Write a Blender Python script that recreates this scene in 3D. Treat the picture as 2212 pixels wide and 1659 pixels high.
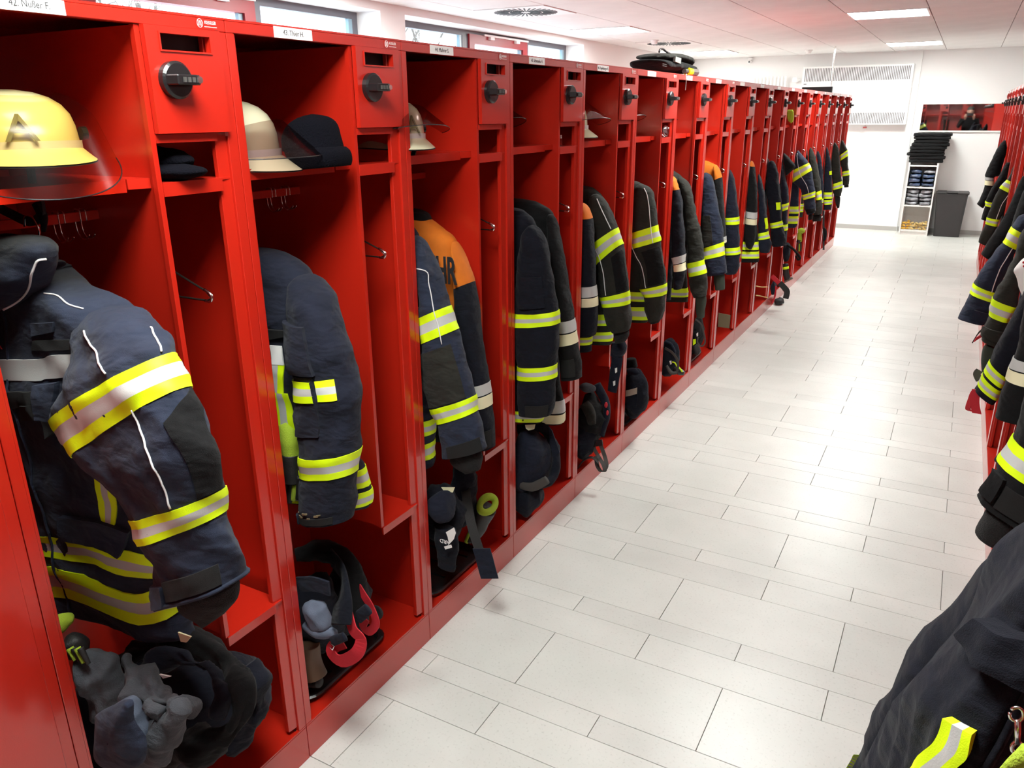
import bpy, bmesh, math, random
import numpy as np
from mathutils import Vector, Matrix

SC = bpy.context.scene
for o in list(bpy.data.objects):
    bpy.data.objects.remove(o, do_unlink=True)
COL = SC.collection
random.seed(7)

# ------------------------------------------------------------------ camera
CAM = np.array([1.3192, -1.2088, 1.6680])
YAW, PIT, ROL, FPX = -0.50889, -0.333023, -0.007912, 1690.18
FW = np.array([math.sin(YAW)*math.cos(PIT), math.cos(YAW)*math.cos(PIT), math.sin(PIT)])
_r = np.array([math.cos(YAW), -math.sin(YAW), 0.0]); _u = np.cross(_r, FW)
RT = _r*math.cos(ROL)+_u*math.sin(ROL); UP = -_r*math.sin(ROL)+_u*math.cos(ROL)
cd = bpy.data.cameras.new('camera'); cam = bpy.data.objects.new('camera', cd); COL.objects.link(cam)
cd.sensor_width = 36.0; cd.lens = FPX*36.0/2212.0; cd.clip_start = 0.02; cd.clip_end = 200
cam.matrix_world = Matrix(((RT[0], UP[0], -FW[0], CAM[0]), (RT[1], UP[1], -FW[1], CAM[1]),
                           (RT[2], UP[2], -FW[2], CAM[2]), (0, 0, 0, 1)))
SC.camera = cam

# ------------------------------------------------------------------ world, exposure
LAMP = 31.0
w = bpy.data.worlds.new('world'); SC.world = w; w.use_nodes = True
bg = w.node_tree.nodes['Background']; bg.inputs[0].default_value = (0.80, 0.90, 1.0, 1); bg.inputs[1].default_value = 2.6
SC.view_settings.view_transform = 'Standard'; SC.view_settings.look = 'None'
SC.view_settings.exposure = 0.88; SC.view_settings.gamma = 1.0
SC.view_settings.use_curve_mapping = False
SC.cycles.use_denoising = True
SC.cycles.max_bounces = 8; SC.cycles.diffuse_bounces = 5; SC.cycles.glossy_bounces = 4; SC.cycles.transparent_max_bounces = 12

# a photograph point (2212 x 1659) carried out to a plane of the room
def ray(px, py):
    return FW*FPX + RT*(px-1106.0) - UP*(py-829.5)
def atY(px, py, Y):
    d = ray(px, py); return CAM + d*((Y-CAM[1])/d[1])
def atX(px, py, X):
    d = ray(px, py); return CAM + d*((X-CAM[0])/d[0])
def atZ(px, py, Z):
    d = ray(px, py); return CAM + d*((Z-CAM[2])/d[2])

# ------------------------------------------------------------------ materials
MATS = {}
def mat(name, col, rough=0.5, metal=0.0, spec=0.5, bump=0.0, bscale=200.0, var=0.0, vscale=6.0, col2=None,
        emit=0.0, alpha=1.0, coat=0.0, sheen=0.0, wave=None, folds=None):
    folds = sheen > 0 if folds is None else folds
    if name in MATS: return MATS[name]
    m = bpy.data.materials.new(name); m.use_nodes = True; nt = m.node_tree; N = nt.nodes; L = nt.links
    b = N['Principled BSDF']
    b.inputs['Base Color'].default_value = (*col, 1); b.inputs['Roughness'].default_value = rough
    b.inputs['Metallic'].default_value = metal; b.inputs['Specular IOR Level'].default_value = spec
    b.inputs['Coat Weight'].default_value = coat; b.inputs['Coat Roughness'].default_value = 0.16; b.inputs['Coat IOR'].default_value = 1.6; b.inputs['Sheen Weight'].default_value = sheen
    b.inputs['Sheen Weight'].default_value = sheen*0.2
    if sheen: b.inputs['Specular IOR Level'].default_value = 0.22
    m.diffuse_color = (*col, 1)
    tc = N.new('ShaderNodeTexCoord')
    if var > 0 or col2:
        n = N.new('ShaderNodeTexNoise'); n.inputs['Scale'].default_value = vscale; n.inputs['Detail'].default_value = 6
        L.new(tc.outputs['Object'], n.inputs['Vector'])
        r = N.new('ShaderNodeValToRGB'); r.color_ramp.elements[0].position = 0.35; r.color_ramp.elements[1].position = 0.65
        c2 = col2 or tuple(min(1, c*(1+var)) for c in col); c1 = col if col2 else tuple(c*(1-var) for c in col)
        r.color_ramp.elements[0].color = (*c1, 1); r.color_ramp.elements[1].color = (*c2, 1)
        L.new(n.outputs['Fac'], r.inputs['Fac']); L.new(r.outputs['Color'], b.inputs['Base Color'])
    if bump > 0:
        n2 = N.new('ShaderNodeTexNoise'); n2.inputs['Scale'].default_value = bscale; n2.inputs['Detail'].default_value = 3
        L.new(tc.outputs['Object'], n2.inputs['Vector'])
        bp = N.new('ShaderNodeBump'); bp.inputs['Strength'].default_value = bump; bp.inputs['Distance'].default_value = 0.004
        if folds:
            n3 = N.new('ShaderNodeTexNoise'); n3.inputs['Scale'].default_value = 22; n3.inputs['Detail'].default_value = 2.5; n3.inputs['Distortion'].default_value = 0.25
            mp = N.new('ShaderNodeMapping'); mp.inputs['Scale'].default_value = (0.8, 0.8, 1.4)
            L.new(tc.outputs['Object'], mp.inputs['Vector']); L.new(mp.outputs[0], n3.inputs['Vector'])
            b2 = N.new('ShaderNodeBump'); b2.inputs['Strength'].default_value = 0.45; b2.inputs['Distance'].default_value = 0.03
            L.new(n3.outputs['Fac'], b2.inputs['Height']); L.new(b2.outputs['Normal'], bp.inputs['Normal'])
        L.new(n2.outputs['Fac'], bp.inputs['Height']); L.new(bp.outputs['Normal'], b.inputs['Normal'])
    if emit > 0:
        b.inputs['Emission Color'].default_value = (*col, 1); b.inputs['Emission Strength'].default_value = emit
    if alpha < 1:
        b.inputs['Alpha'].default_value = alpha
    MATS[name] = m; return m

RED = mat('red_powder_coat', (0.47, 0.0150, 0.0060), 0.30, spec=0.5, coat=0.55, bump=0.05, bscale=500)
REDIN = RED
GAP = mat('dark_gap', (0.02, 0.003, 0.003), 0.8)
WALL = mat('white_wall', (0.80, 0.79, 0.78), 0.8, bump=0.05, bscale=90)
PANELW = mat('white_panel', (0.86, 0.85, 0.84), 0.55)
CEILM = mat('ceiling_panel_paint', (0.78, 0.76, 0.75), 0.75, var=0.03, vscale=3)
CEILG = mat('ceiling_gap', (0.30, 0.27, 0.26), 0.9)
GROUT = mat('grout', (0.50, 0.485, 0.46), 0.9)
BASEB = mat('skirting_grey', (0.42, 0.41, 0.39), 0.6)
WINGREY = mat('window_frame_grey', (0.12, 0.12, 0.14), 0.4)
WINRED = mat('window_frame_red', (0.30, 0.012, 0.02), 0.4)
SPACER = mat('window_spacer', (0.25, 0.38, 0.45), 0.3)
CHROME = mat('chrome', (0.75, 0.73, 0.70), 0.18, metal=1.0)
BLACKP = mat('black_plastic', (0.012, 0.011, 0.012), 0.25)
BLACKM = mat('black_matt', (0.012, 0.012, 0.014), 0.7)
NAVY = mat('navy_cloth', (0.0075, 0.0095, 0.020), 0.85, bump=0.35, bscale=900, var=0.12, vscale=30, sheen=0.25)
NAVYB = mat('blue_grey_cloth', (0.0155, 0.021, 0.040), 0.85, bump=0.35, bscale=900, var=0.12, vscale=30, sheen=0.3)
DNAVY = mat('dark_navy_cloth', (0.004, 0.0048, 0.0098), 0.9, bump=0.3, bscale=900, var=0.15, vscale=30, sheen=0.2)
OLIVE = mat('olive_grey_cloth', (0.020, 0.0195, 0.0155), 0.85, bump=0.35, bscale=900, var=0.12, vscale=25, sheen=0.25)
BLACKC = mat('black_cloth', (0.0045, 0.0045, 0.005), 0.92, bump=0.4, bscale=700, var=0.15, vscale=30, sheen=0.2)
VELCRO = mat('black_velcro', (0.010, 0.010, 0.010), 1.0, bump=0.9, bscale=1500)
FLEECE = mat('black_fleece', (0.014, 0.013, 0.013), 1.0, bump=0.9, bscale=500, sheen=0.3)
KNITG = mat('olive_knit', (0.035, 0.045, 0.032), 1.0, bump=0.8, bscale=600)
ORANGE = mat('orange_cloth', (0.62, 0.15, 0.004), 0.85, bump=0.3, bscale=900, var=0.08, vscale=20)
YEL = mat('fluorescent_yellow_tape', (0.72, 1.0, 0.0), 0.6, bump=0.15, bscale=700)
SIL = mat('silver_reflective_tape', (0.50, 0.515, 0.50), 0.45, bump=0.1, bscale=600)
CREAM = mat('cream_tape', (0.80, 0.76, 0.50), 0.6)
PIPE = mat('grey_piping', (0.70, 0.70, 0.70), 0.4)
QUILT = mat('grey_quilted_lining', (0.060, 0.064, 0.074), 0.85, bump=0.4, bscale=400, var=0.15, vscale=20, sheen=0.3)
LININGB = mat('blue_grey_lining', (0.10, 0.12, 0.17), 0.85, bump=0.3, bscale=500, var=0.1, vscale=20)
STRAPR = mat('red_webbing', (0.50, 0.010, 0.022), 0.7, bump=0.4, bscale=900)
STRAPB = mat('black_webbing', (0.018, 0.017, 0.017), 0.75, bump=0.5, bscale=900)
STRAPG = mat('grey_webbing', (0.06, 0.055, 0.05), 0.75, bump=0.5, bscale=900)
WHITE = mat('white_label', (0.86, 0.85, 0.83), 0.5)
TEXTM = mat('black_print', (0.03, 0.03, 0.03), 0.6)
HELM = mat('cream_helmet_shell', (0.62, 0.56, 0.28), 0.3, coat=0.15)
HELMW = mat('pale_helmet_shell', (0.52, 0.49, 0.34), 0.25, coat=0.2)
HBAND = mat('silver_helmet_band', (0.55, 0.53, 0.52), 0.35)
LIME = mat('lime_knit', (0.36, 0.50, 0.03), 0.9, bump=0.6, bscale=500)
GLOVEB = mat('black_glove_leather', (0.015, 0.014, 0.014), 0.55, bump=0.3, bscale=400)
BROWN = mat('brown_leather', (0.10, 0.055, 0.03), 0.6)
BRASS = mat('brass_loop', (0.65, 0.42, 0.15), 0.35, metal=0.6)
PANTSB = mat('dark_trouser_cloth', (0.005, 0.006, 0.012), 0.9, bump=0.3, bscale=700, var=0.2, vscale=20, sheen=0.2)
WOOD = mat('white_shelf_board', (0.82, 0.81, 0.78), 0.4)
BINM = mat('dark_grey_bin_plastic', (0.032, 0.030, 0.031), 0.55, bump=0.5, bscale=120)
BAGM = mat('clear_bag', (0.28, 0.29, 0.32), 0.15, spec=1.0, bump=0.8, bscale=60, var=0.5, vscale=14)
BAGB = mat('clear_bag_blue', (0.05, 0.08, 0.16), 0.15, spec=1.0, bump=0.8, bscale=60, var=0.5, vscale=14)
GLOVEY = mat('yellow_work_leather', (0.62, 0.46, 0.18), 0.8, var=0.2, vscale=30)
GLOVEO = mat('orange_work_leather', (0.65, 0.38, 0.05), 0.8, var=0.2, vscale=30)
BARK = mat('bare_branch', (0.16, 0.14, 0.12), 0.9)
MIRROR = mat('mirror_glass', (0.85, 0.85, 0.85), 0.02, metal=1.0)
SKIN = mat('skin', (0.55, 0.32, 0.24), 0.5)

def clear_mat(name, col, fac, rough=0.05):
    m = bpy.data.materials.new(name); m.use_nodes = True; nt = m.node_tree; N = nt.nodes; L = nt.links
    N.remove(N['Principled BSDF']); out = N['Material Output']
    t = N.new('ShaderNodeBsdfTransparent'); t.inputs[0].default_value = (*col, 1)
    g = N.new('ShaderNodeBsdfGlossy'); g.inputs[1].default_value = rough
    mx = N.new('ShaderNodeMixShader'); mx.inputs[0].default_value = fac
    L.new(t.outputs[0], mx.inputs[1]); L.new(g.outputs[0], mx.inputs[2]); L.new(mx.outputs[0], out.inputs[0])
    return m
GLASS = clear_mat('window_glass', (0.94, 0.97, 0.98), 0.06)
VISA = clear_mat('amber_visor', (0.86, 0.76, 0.50), 0.02, 0.25)
VISS = clear_mat('smoke_visor', (0.62, 0.52, 0.50), 0.07, 0.15)
VISC = clear_mat('clear_visor', (0.85, 0.80, 0.78), 0.25)
PLAST = clear_mat('clear_plastic', (0.80, 0.80, 0.85), 0.35, 0.15)

def tile_mat():
    m = bpy.data.materials.new('pale_stone_tile'); m.use_nodes = True; nt = m.node_tree; N = nt.nodes; L = nt.links
    b = N['Principled BSDF']; b.inputs['Roughness'].default_value = 0.34; b.inputs['Specular IOR Level'].default_value = 0.45
    g = N.new('ShaderNodeNewGeometry'); oi = N.new('ShaderNodeObjectInfo')
    n = N.new('ShaderNodeTexNoise'); n.inputs['Scale'].default_value = 3.5; n.inputs['Detail'].default_value = 8
    L.new(g.outputs['Position'], n.inputs['Vector'])
    r = N.new('ShaderNodeValToRGB'); r.color_ramp.elements[0].position = 0.3; r.color_ramp.elements[1].position = 0.7
    r.color_ramp.elements[0].color = (0.60, 0.60, 0.565, 1); r.color_ramp.elements[1].color = (0.68, 0.68, 0.645, 1)
    L.new(n.outputs['Fac'], r.inputs['Fac'])
    n2 = N.new('ShaderNodeTexNoise'); n2.inputs['Scale'].default_value = 120; n2.inputs['Detail'].default_value = 4
    L.new(g.outputs['Position'], n2.inputs['Vector'])
    r2 = N.new('ShaderNodeValToRGB'); r2.color_ramp.elements[0].position = 0.28; r2.color_ramp.elements[1].position = 0.42
    r2.color_ramp.elements[0].color = (0.80, 0.80, 0.79, 1); r2.color_ramp.elements[1].color = (1, 1, 1, 1)
    L.new(n2.outputs['Fac'], r2.inputs['Fac'])
    mx = N.new('ShaderNodeMixRGB'); mx.blend_type = 'MULTIPLY'; mx.inputs[0].default_value = 0.8
    L.new(r.outputs['Color'], mx.inputs[1]); L.new(r2.outputs['Color'], mx.inputs[2])
    ma = N.new('ShaderNodeMath'); ma.operation = 'MULTIPLY_ADD'; ma.inputs[1].default_value = 0.10; ma.inputs[2].default_value = 0.95
    L.new(oi.outputs['Random'], ma.inputs[0])
    mx2 = N.new('ShaderNodeMixRGB'); mx2.blend_type = 'MULTIPLY'; mx2.inputs[0].default_value = 1
    L.new(mx.outputs['Color'], mx2.inputs[1]); L.new(ma.outputs[0], mx2.inputs[2])
    L.new(mx2.outputs['Color'], b.inputs['Base Color'])
    return m
TILE = tile_mat()

# ------------------------------------------------------------------ object helpers
def link(name, me, parent=None):
    o = bpy.data.objects.new(name, me); COL.objects.link(o)
    if parent is not None: o.parent = parent
    return o
def thing(name, label, cat, loc=(0, 0, 0), group=None, rz=0.0):
    o = bpy.data.objects.new(name, None); COL.objects.link(o); o.empty_display_size = 0.05
    o.location = loc; o.rotation_euler = (0, 0, rz); o['label'] = label; o['category'] = cat
    if group: o['group'] = group
    return o
def tag(o, label, cat, group=None):
    o['label'] = label; o['category'] = cat
    if group: o['group'] = group
    return o
def struct(o): o['kind'] = 'structure'; return o

class MB:
    """collects simple solids into one mesh"""
    def __init__(s): s.v = []; s.f = []; s.mi = []; s.mats = []
    def _m(s, m):
        if m not in s.mats: s.mats.append(m)
        return s.mats.index(m)
    def add(s, vs, fs, m):
        n = len(s.v); s.v += [tuple(map(float, p)) for p in vs]; k = s._m(m)
        s.f += [tuple(i+n for i in f) for f in fs]; s.mi += [k]*len(fs)
    def box(s, x0, x1, y0, y1, z0, z1, m):
        vs = [(x0, y0, z0), (x1, y0, z0), (x1, y1, z0), (x0, y1, z0), (x0, y0, z1), (x1, y0, z1), (x1, y1, z1), (x0, y1, z1)]
        s.add(vs, [(0, 3, 2, 1), (4, 5, 6, 7), (0, 1, 5, 4), (1, 2, 6, 5), (2, 3, 7, 6), (3, 0, 4, 7)], m); return s
    def prism(s, pts, axis, a, b, m):
        # pts: 2D outline; axis: extrusion axis
        def P(u, v, t):
            return {'x': (t, u, v), 'y': (u, t, v), 'z': (u, v, t)}[axis]
        n = len(pts); vs = [P(u, v, a) for u, v in pts]+[P(u, v, b) for u, v in pts]
        fs = [tuple(range(n)), tuple(range(2*n-1, n-1, -1))]+[(i, i+n, (i+1) % n+n, (i+1) % n) for i in range(n)]
        s.add(vs, fs, m); return s
    def cyl(s, c, axis, r, h, m, n=24, r2=None):
        r2 = r if r2 is None else r2
        c = np.array(c, float); A = {'x': (1, 0, 0), 'y': (0, 1, 0), 'z': (0, 0, 1)}[axis] if isinstance(axis, str) else axis
        A = np.array(A, float); A /= np.linalg.norm(A)
        t = np.array((0, 0, 1.0)) if abs(A[2]) < 0.9 else np.array((1.0, 0, 0)); U = np.cross(A, t); U /= np.linalg.norm(U); V = np.cross(A, U)
        vs = []
        for k, rr in ((0, r), (1, r2)):
            for i in range(n):
                a = 2*math.pi*i/n; vs.append(c+A*h*k+(U*math.cos(a)+V*math.sin(a))*rr)
        fs = [tuple(range(n-1, -1, -1)), tuple(range(n, 2*n))]+[(i, (i+1) % n, (i+1) % n+n, i+n) for i in range(n)]
        s.add(vs, fs, m); return s
    def tube(s, pts, r, m, n=8, closed=False):
        pts = [np.array(p, float) for p in pts]; N = len(pts); vs = []; prev = None
        for i, p in enumerate(pts):
            a = pts[max(0, i-1)]; b = pts[min(N-1, i+1)]
            if closed: a = pts[i-1]; b = pts[(i+1) % N]
            T = b-a; T /= (np.linalg.norm(T)+1e-9)
            if prev is None:
                t = np.array((0, 0, 1.0)) if abs(T[2]) < 0.9 else np.array((1.0, 0, 0)); U = np.cross(T, t)
            else: U = prev-T*np.dot(prev, T)
            U /= (np.linalg.norm(U)+1e-9); V = np.cross(T, U); prev = U
            rr = r[i] if hasattr(r, '__len__') else r
            for k in range(n):
                a_ = 2*math.pi*k/n; vs.append(p+(U*math.cos(a_)+V*math.sin(a_))*rr)
        fs = []
        M = N if closed else N-1
        for i in range(M):
            j = (i+1) % N
            for k in range(n):
                fs.append((i*n+k, i*n+(k+1) % n, j*n+(k+1) % n, j*n+k))
        if not closed: fs += [tuple(range(n-1, -1, -1)), tuple(range((N-1)*n, N*n))]
        s.add(vs, fs, m); return s
    def ribbon(s, pts, wv, th, m):
        """flat strap along pts; wv = width vector(s) (half width)"""
        pts = [np.array(p, float) for p in pts]; N = len(pts); vs = []
        for i, p in enumerate(pts):
            T = pts[min(N-1, i+1)]-pts[max(0, i-1)]; T /= (np.linalg.norm(T)+1e-9)
            W = np.array(wv[i] if hasattr(wv[0], '__len__') else wv, float)
            nn = np.cross(T, W); nn /= (np.linalg.norm(nn)+1e-9); nn *= th/2
            vs += [p-W-nn, p+W-nn, p+W+nn, p-W+nn]
        fs = [(0, 3, 2, 1), tuple(4*(N-1)+k for k in (0, 1, 2, 3))]
        for i in range(N-1):
            a = 4*i; b = a+4
            for k in range(4): fs.append((a+k, a+(k+1) % 4, b+(k+1) % 4, b+k))
        s.add(vs, fs, m); return s
    def grid(s, P, m, closed=False, rowmats=None, cap=False):
        """P: (ns, nt, 3) array"""
        ns, nt = P.shape[:2]; base = len(s.v); s.v += [tuple(map(float, p)) for p in P.reshape(-1, 3)]
        for i in range(ns-1):
            mm = rowmats[i] if rowmats else m; k = s._m(mm)
            for j in range(nt if closed else nt-1):
                j2 = (j+1) % nt
                s.f.append((base+i*nt+j, base+i*nt+j2, base+(i+1)*nt+j2, base+(i+1)*nt+j)); s.mi.append(k)
        if cap and closed:
            for i in (0, ns-1):
                c = P[i].mean(0); s.v.append(tuple(map(float, c))); ci = len(s.v)-1; k = s._m(rowmats[0 if i == 0 else -1] if rowmats else m)
                for j in range(nt):
                    s.f.append((base+i*nt+j, base+i*nt+(j+1) % nt, ci)); s.mi.append(k)
        return s
    def mesh(s, name, smooth=False, off=(0, 0, 0), bevel=0, fix=True):
        me = bpy.data.meshes.new(name)
        off = np.array(off, float)
        me.from_pydata([tuple(np.array(p)-off) for p in s.v], [], s.f)
        for m in s.mats: me.materials.append(m)
        me.polygons.foreach_set('material_index', s.mi)
        bm = bmesh.new(); bm.from_mesh(me)
        if bevel > 0:
            bmesh.ops.bevel(bm, geom=list(bm.edges), offset=bevel, segments=1, affect='EDGES', clamp_overlap=True)
        if fix: bmesh.ops.recalc_face_normals(bm, faces=bm.faces)
        bm.to_mesh(me); bm.free()
        if smooth: me.polygons.foreach_set('use_smooth', [True]*len(me.polygons))
        me.update(); return me
    def obj(s, name, parent=None, smooth=False, bevel=0, loc=None, fix=True):
        off = (0, 0, 0)
        if loc is not None: off = loc
        elif parent is not None:
            p = parent
            off = np.array((0, 0, 0.0))
            while p is not None: off = off+np.array(p.location); p = p.parent
        o = link(name, s.mesh(name, smooth, off, bevel, fix), parent)
        if loc is not None: o.location = loc
        return o

def text_mesh(body, size, m, ext=0.0004, sx=1.0, bold=0.0):
    cu = bpy.data.curves.new('print', 'FONT'); cu.body = body; cu.size = size; cu.extrude = ext; cu.align_x = 'CENTER'; cu.align_y = 'CENTER'
    cu.resolution_u = 3; cu.offset = bold
    t = bpy.data.objects.new('print', cu); COL.objects.link(t)
    bpy.context.view_layer.update()
    dg = bpy.context.evaluated_depsgraph_get(); me = bpy.data.meshes.new_from_object(t.evaluated_get(dg))
    bpy.data.objects.remove(t, do_unlink=True); bpy.data.curves.remove(cu)
    me.materials.clear(); me.materials.append(m)
    if sx != 1.0: me.transform(Matrix.Scale(sx, 4, (1, 0, 0)))
    return me
# text lying in the X=const plane, read along +Y, facing +X
M_YZ = Matrix(((0, 0, 1, 0), (1, 0, 0, 0), (0, 1, 0, 0), (0, 0, 0, 1)))
# text in the Y=const plane, read along +X, facing -Y
M_XZ = Matrix(((1, 0, 0, 0), (0, 0, -1, 0), (0, 1, 0, 0), (0, 0, 0, 1)))

# ------------------------------------------------------------------ room
CZ = 2.44; YF = 11.66; XW = -2.57; XR = 2.35; YB = -3.1; H = 1.85; UW = 0.579; XRR = 1.635
floor = struct(MB().box(-2.9, XR+0.1, YB-0.1, YF+0.1, -0.12, -0.008, GROUT).obj('floor'))
# tiles: rows across the aisle in a repeating 285 / 143 / 95 mm rhythm, joints offset by half a tile
TL = 0.5695
rows = []
y = 0.527-0.5236*7; idx = -21
while y < YF:
    for wd in (0.2855, 0.1430, 0.0951):
        rows.append((y, wd, idx)); y += wd; idx += 1
tcache = {}
far = MB(); ntile = 0
for (y, wd, idx) in rows:
    x0 = 0.922 if idx % 2 == 0 else 0.6375
    k = int(math.ceil((x0-XW)/TL)); x = x0-k*TL
    while x < XR:
        xa, xb = max(x, XW), min(x+TL, XR); y1 = min(y+wd, YF)
        if y < YB or xb-xa < 0.03 or y1-y < 0.02: x += TL; continue
        near = (-0.25 < y < 8.8) and xb > 0.0 and xa < 1.64
        if near and ntile < 290:
            key = (round(xb-xa, 3), wd)
            if key not in tcache:
                tcache[key] = MB().box(0.001, xb-xa-0.001, 0.001, wd-0.001, -0.0085, 0.0, TILE).mesh('tile', bevel=0.0006)
            o = link('tile', tcache[key], floor); o.location = (xa, y, 0); ntile += 1
        else:
            far.box(xa+0.001, xb-0.001, y+0.001, y1-0.001, -0.0085, 0.0, TILE)
        x += TL
o = far.obj('floor_tiles', floor); o['kind'] = 'stuff'

struct(MB().box(-2.9, XR+0.1, YB-0.1, YF+0.1, CZ+0.012, CZ+0.15, CEILG).obj('ceiling'))
ceil = bpy.data.objects['ceiling']
colx = [-2.57]+[0.27+0.63*n for n in range(-4, 4)]+[2.35]
pc = {}
LAMPS = [(5, yy) for yy in (-0.8, 2.8, 6.4, 10.0)]+[(1, yy) for yy in (2.8, 6.4, 10.0)]
VENTS = [(1, 4.6), (1, 8.2)]
for ci in range(len(colx)-1):
    n = -6
    while 0.4+0.6*n < YF:
        ya = 0.4+0.6*n; yb = min(ya+0.6, YF); n += 1
        if yb < YB: continue
        ya = max(ya, YB)
        if any(c == ci and abs(yy-ya) < 0.05 for c, yy in LAMPS+VENTS): continue
        key = (round(colx[ci+1]-colx[ci], 3), round(yb-ya, 3))
        if key not in pc:
            pc[key] = MB().box(0.003, key[0]-0.003, 0.0008, key[1]-0.0008, 0, 0.012, CEILM).mesh('ceiling_panel', bevel=0.001)
        o = link('ceiling_panel', pc[key], ceil); o.location = (colx[ci], ya, CZ)
LAMPM = mat('lamp_diffuser_light', (0.95, 1.0, 0.965), 0.5, emit=LAMP)
lampname = ['over the near end of the aisle, behind the viewer', 'over the middle of the aisle before the nearest visible lamp', 'over the aisle, larger of the two right ones', 'over the far end of the aisle by the white wall']
for i, (ci, yy) in enumerate(LAMPS):
    xa = colx[ci]; xb = colx[ci+1]
    lab = ('flat square ceiling lamp '+lampname[i]) if i < 4 else 'flat square ceiling lamp on the window side, '+['out of view nearest the viewer', 'the bigger one beside the near round-slotted vent', 'the smaller one near the far wall'][i-4]
    t = thing('ceiling_lamp', lab, 'lamp', (xa, yy, CZ), 'square ceiling lamps')
    MB().box(xa+0.02, xb-0.02, yy+0.02, yy+0.58, CZ-0.004, CZ-0.001, LAMPM).obj('diffuser', t)
    f = MB()
    f.box(xa+0.004, xb-0.004, yy+0.002, yy+0.02, CZ-0.007, CZ+0.012, PANELW).box(xa+0.004, xb-0.004, yy+0.58, yy+0.598, CZ-0.007, CZ+0.012, PANELW)
    f.box(xa+0.004, xa+0.02, yy+0.02, yy+0.58, CZ-0.007, CZ+0.012, PANELW).box(xb-0.02, xb-0.004, yy+0.02, yy+0.58, CZ-0.007, CZ+0.012, PANELW)
    f.obj('frame', t)
VENTD = mat('vent_slot', (0.03, 0.04, 0.045), 0.6)
for i, (ci, yy) in enumerate(VENTS):
    xa = colx[ci]; xb = colx[ci+1]; cx, cy = (xa+xb)/2, yy+0.3
    t = thing('ceiling_vent', ['square swirl air vent with radial slots in the ceiling above the windows', 'far swirl air vent beside the small window-side ceiling lamp'][i], 'vent', (cx, cy, CZ))
    MB().box(xa+0.004, xb-0.004, yy+0.002, yy+0.598, CZ-0.006, CZ+0.01, PANELW).obj('plate', t)
    for k in range(36):
        a = 2*math.pi*(k+0.5)/36; ca, sa = math.cos(a), math.sin(a)
        r0, r1 = (0.06, 0.13) if k % 3 else (0.04, 0.13)
        mb = MB()
        for (ra, rb, hw) in ((r0, r1, 0.004), (0.14, 0.255, 0.006)):
            P = []
            for (r, s_) in ((ra, -1), (rb, -1), (rb, 1), (ra, 1)):
                P.append((cx+ca*r-sa*hw*s_, cy+sa*r+ca*hw*s_))
            mb.prism(P, 'z', CZ-0.0085, CZ-0.0055, VENTD)
        mb.obj('slot', t)
for (x, yy, lab) in ((-0.71, 10.66, 'white smoke detector on the ceiling above the ceiling pole'), (-1.94, 8.0, 'white smoke detector on the ceiling beyond the vent')):
    t = thing('smoke_detector', lab, 'detector', (x, yy, CZ))
    MB().cyl((x, yy, CZ-0.012), 'z', 0.05, 0.012, PANELW).obj('base', t)
    MB().cyl((x, yy, CZ-0.045), 'z', 0.03, 0.033, PANELW, r2=0.042).obj('sensor', t)

# window wall with two band windows
ZT = 2.385; ZB = 1.35
wl = MB()
wl.box(XW-0.3, XW, YB, YF, -0.1, ZB, WALL).box(XW-0.3, XW, YB, YF, ZT, CZ+0.02, WALL)
wl.box(XW-0.3, XW, YB, -1.2, ZB, ZT, WALL).box(XW-0.3, XW, 3.83, 4.13, ZB, ZT, WALL).box(XW-0.3, XW, 7.47, YF, ZB, ZT, WALL)
struct(wl.obj('wall_left'))
wf = MB(); wf.box(XW-0.3, XR+0.1, YF, YF+0.15, -0.1, CZ+0.02, WALL)
wfo = struct(wf.obj('wall_back'))
struct(MB().box(-0.925, 0.625, YF-0.035, YF, 0, CZ, WALL).obj('trim_1'))
struct(MB().box(XR, XR+0.15, YB, YF, -0.1, CZ+0.02, WALL).obj('wall_right'))
struct(MB().box(XW-0.3, XR+0.1, YB-0.15, YB, -0.1, CZ+0.02, WALL).obj('wall_front'))
struct(MB().box(-0.9, 0.62, YF-0.045, YF-0.035, 0, 0.06, BASEB).box(0.625, XR, YF-0.012, YF, 0, 0.06, BASEB).box(XW, -0.925, YF-0.012, YF, 0, 0.06, BASEB).obj('baseboard_back'))
XF = XW-0.22
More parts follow.
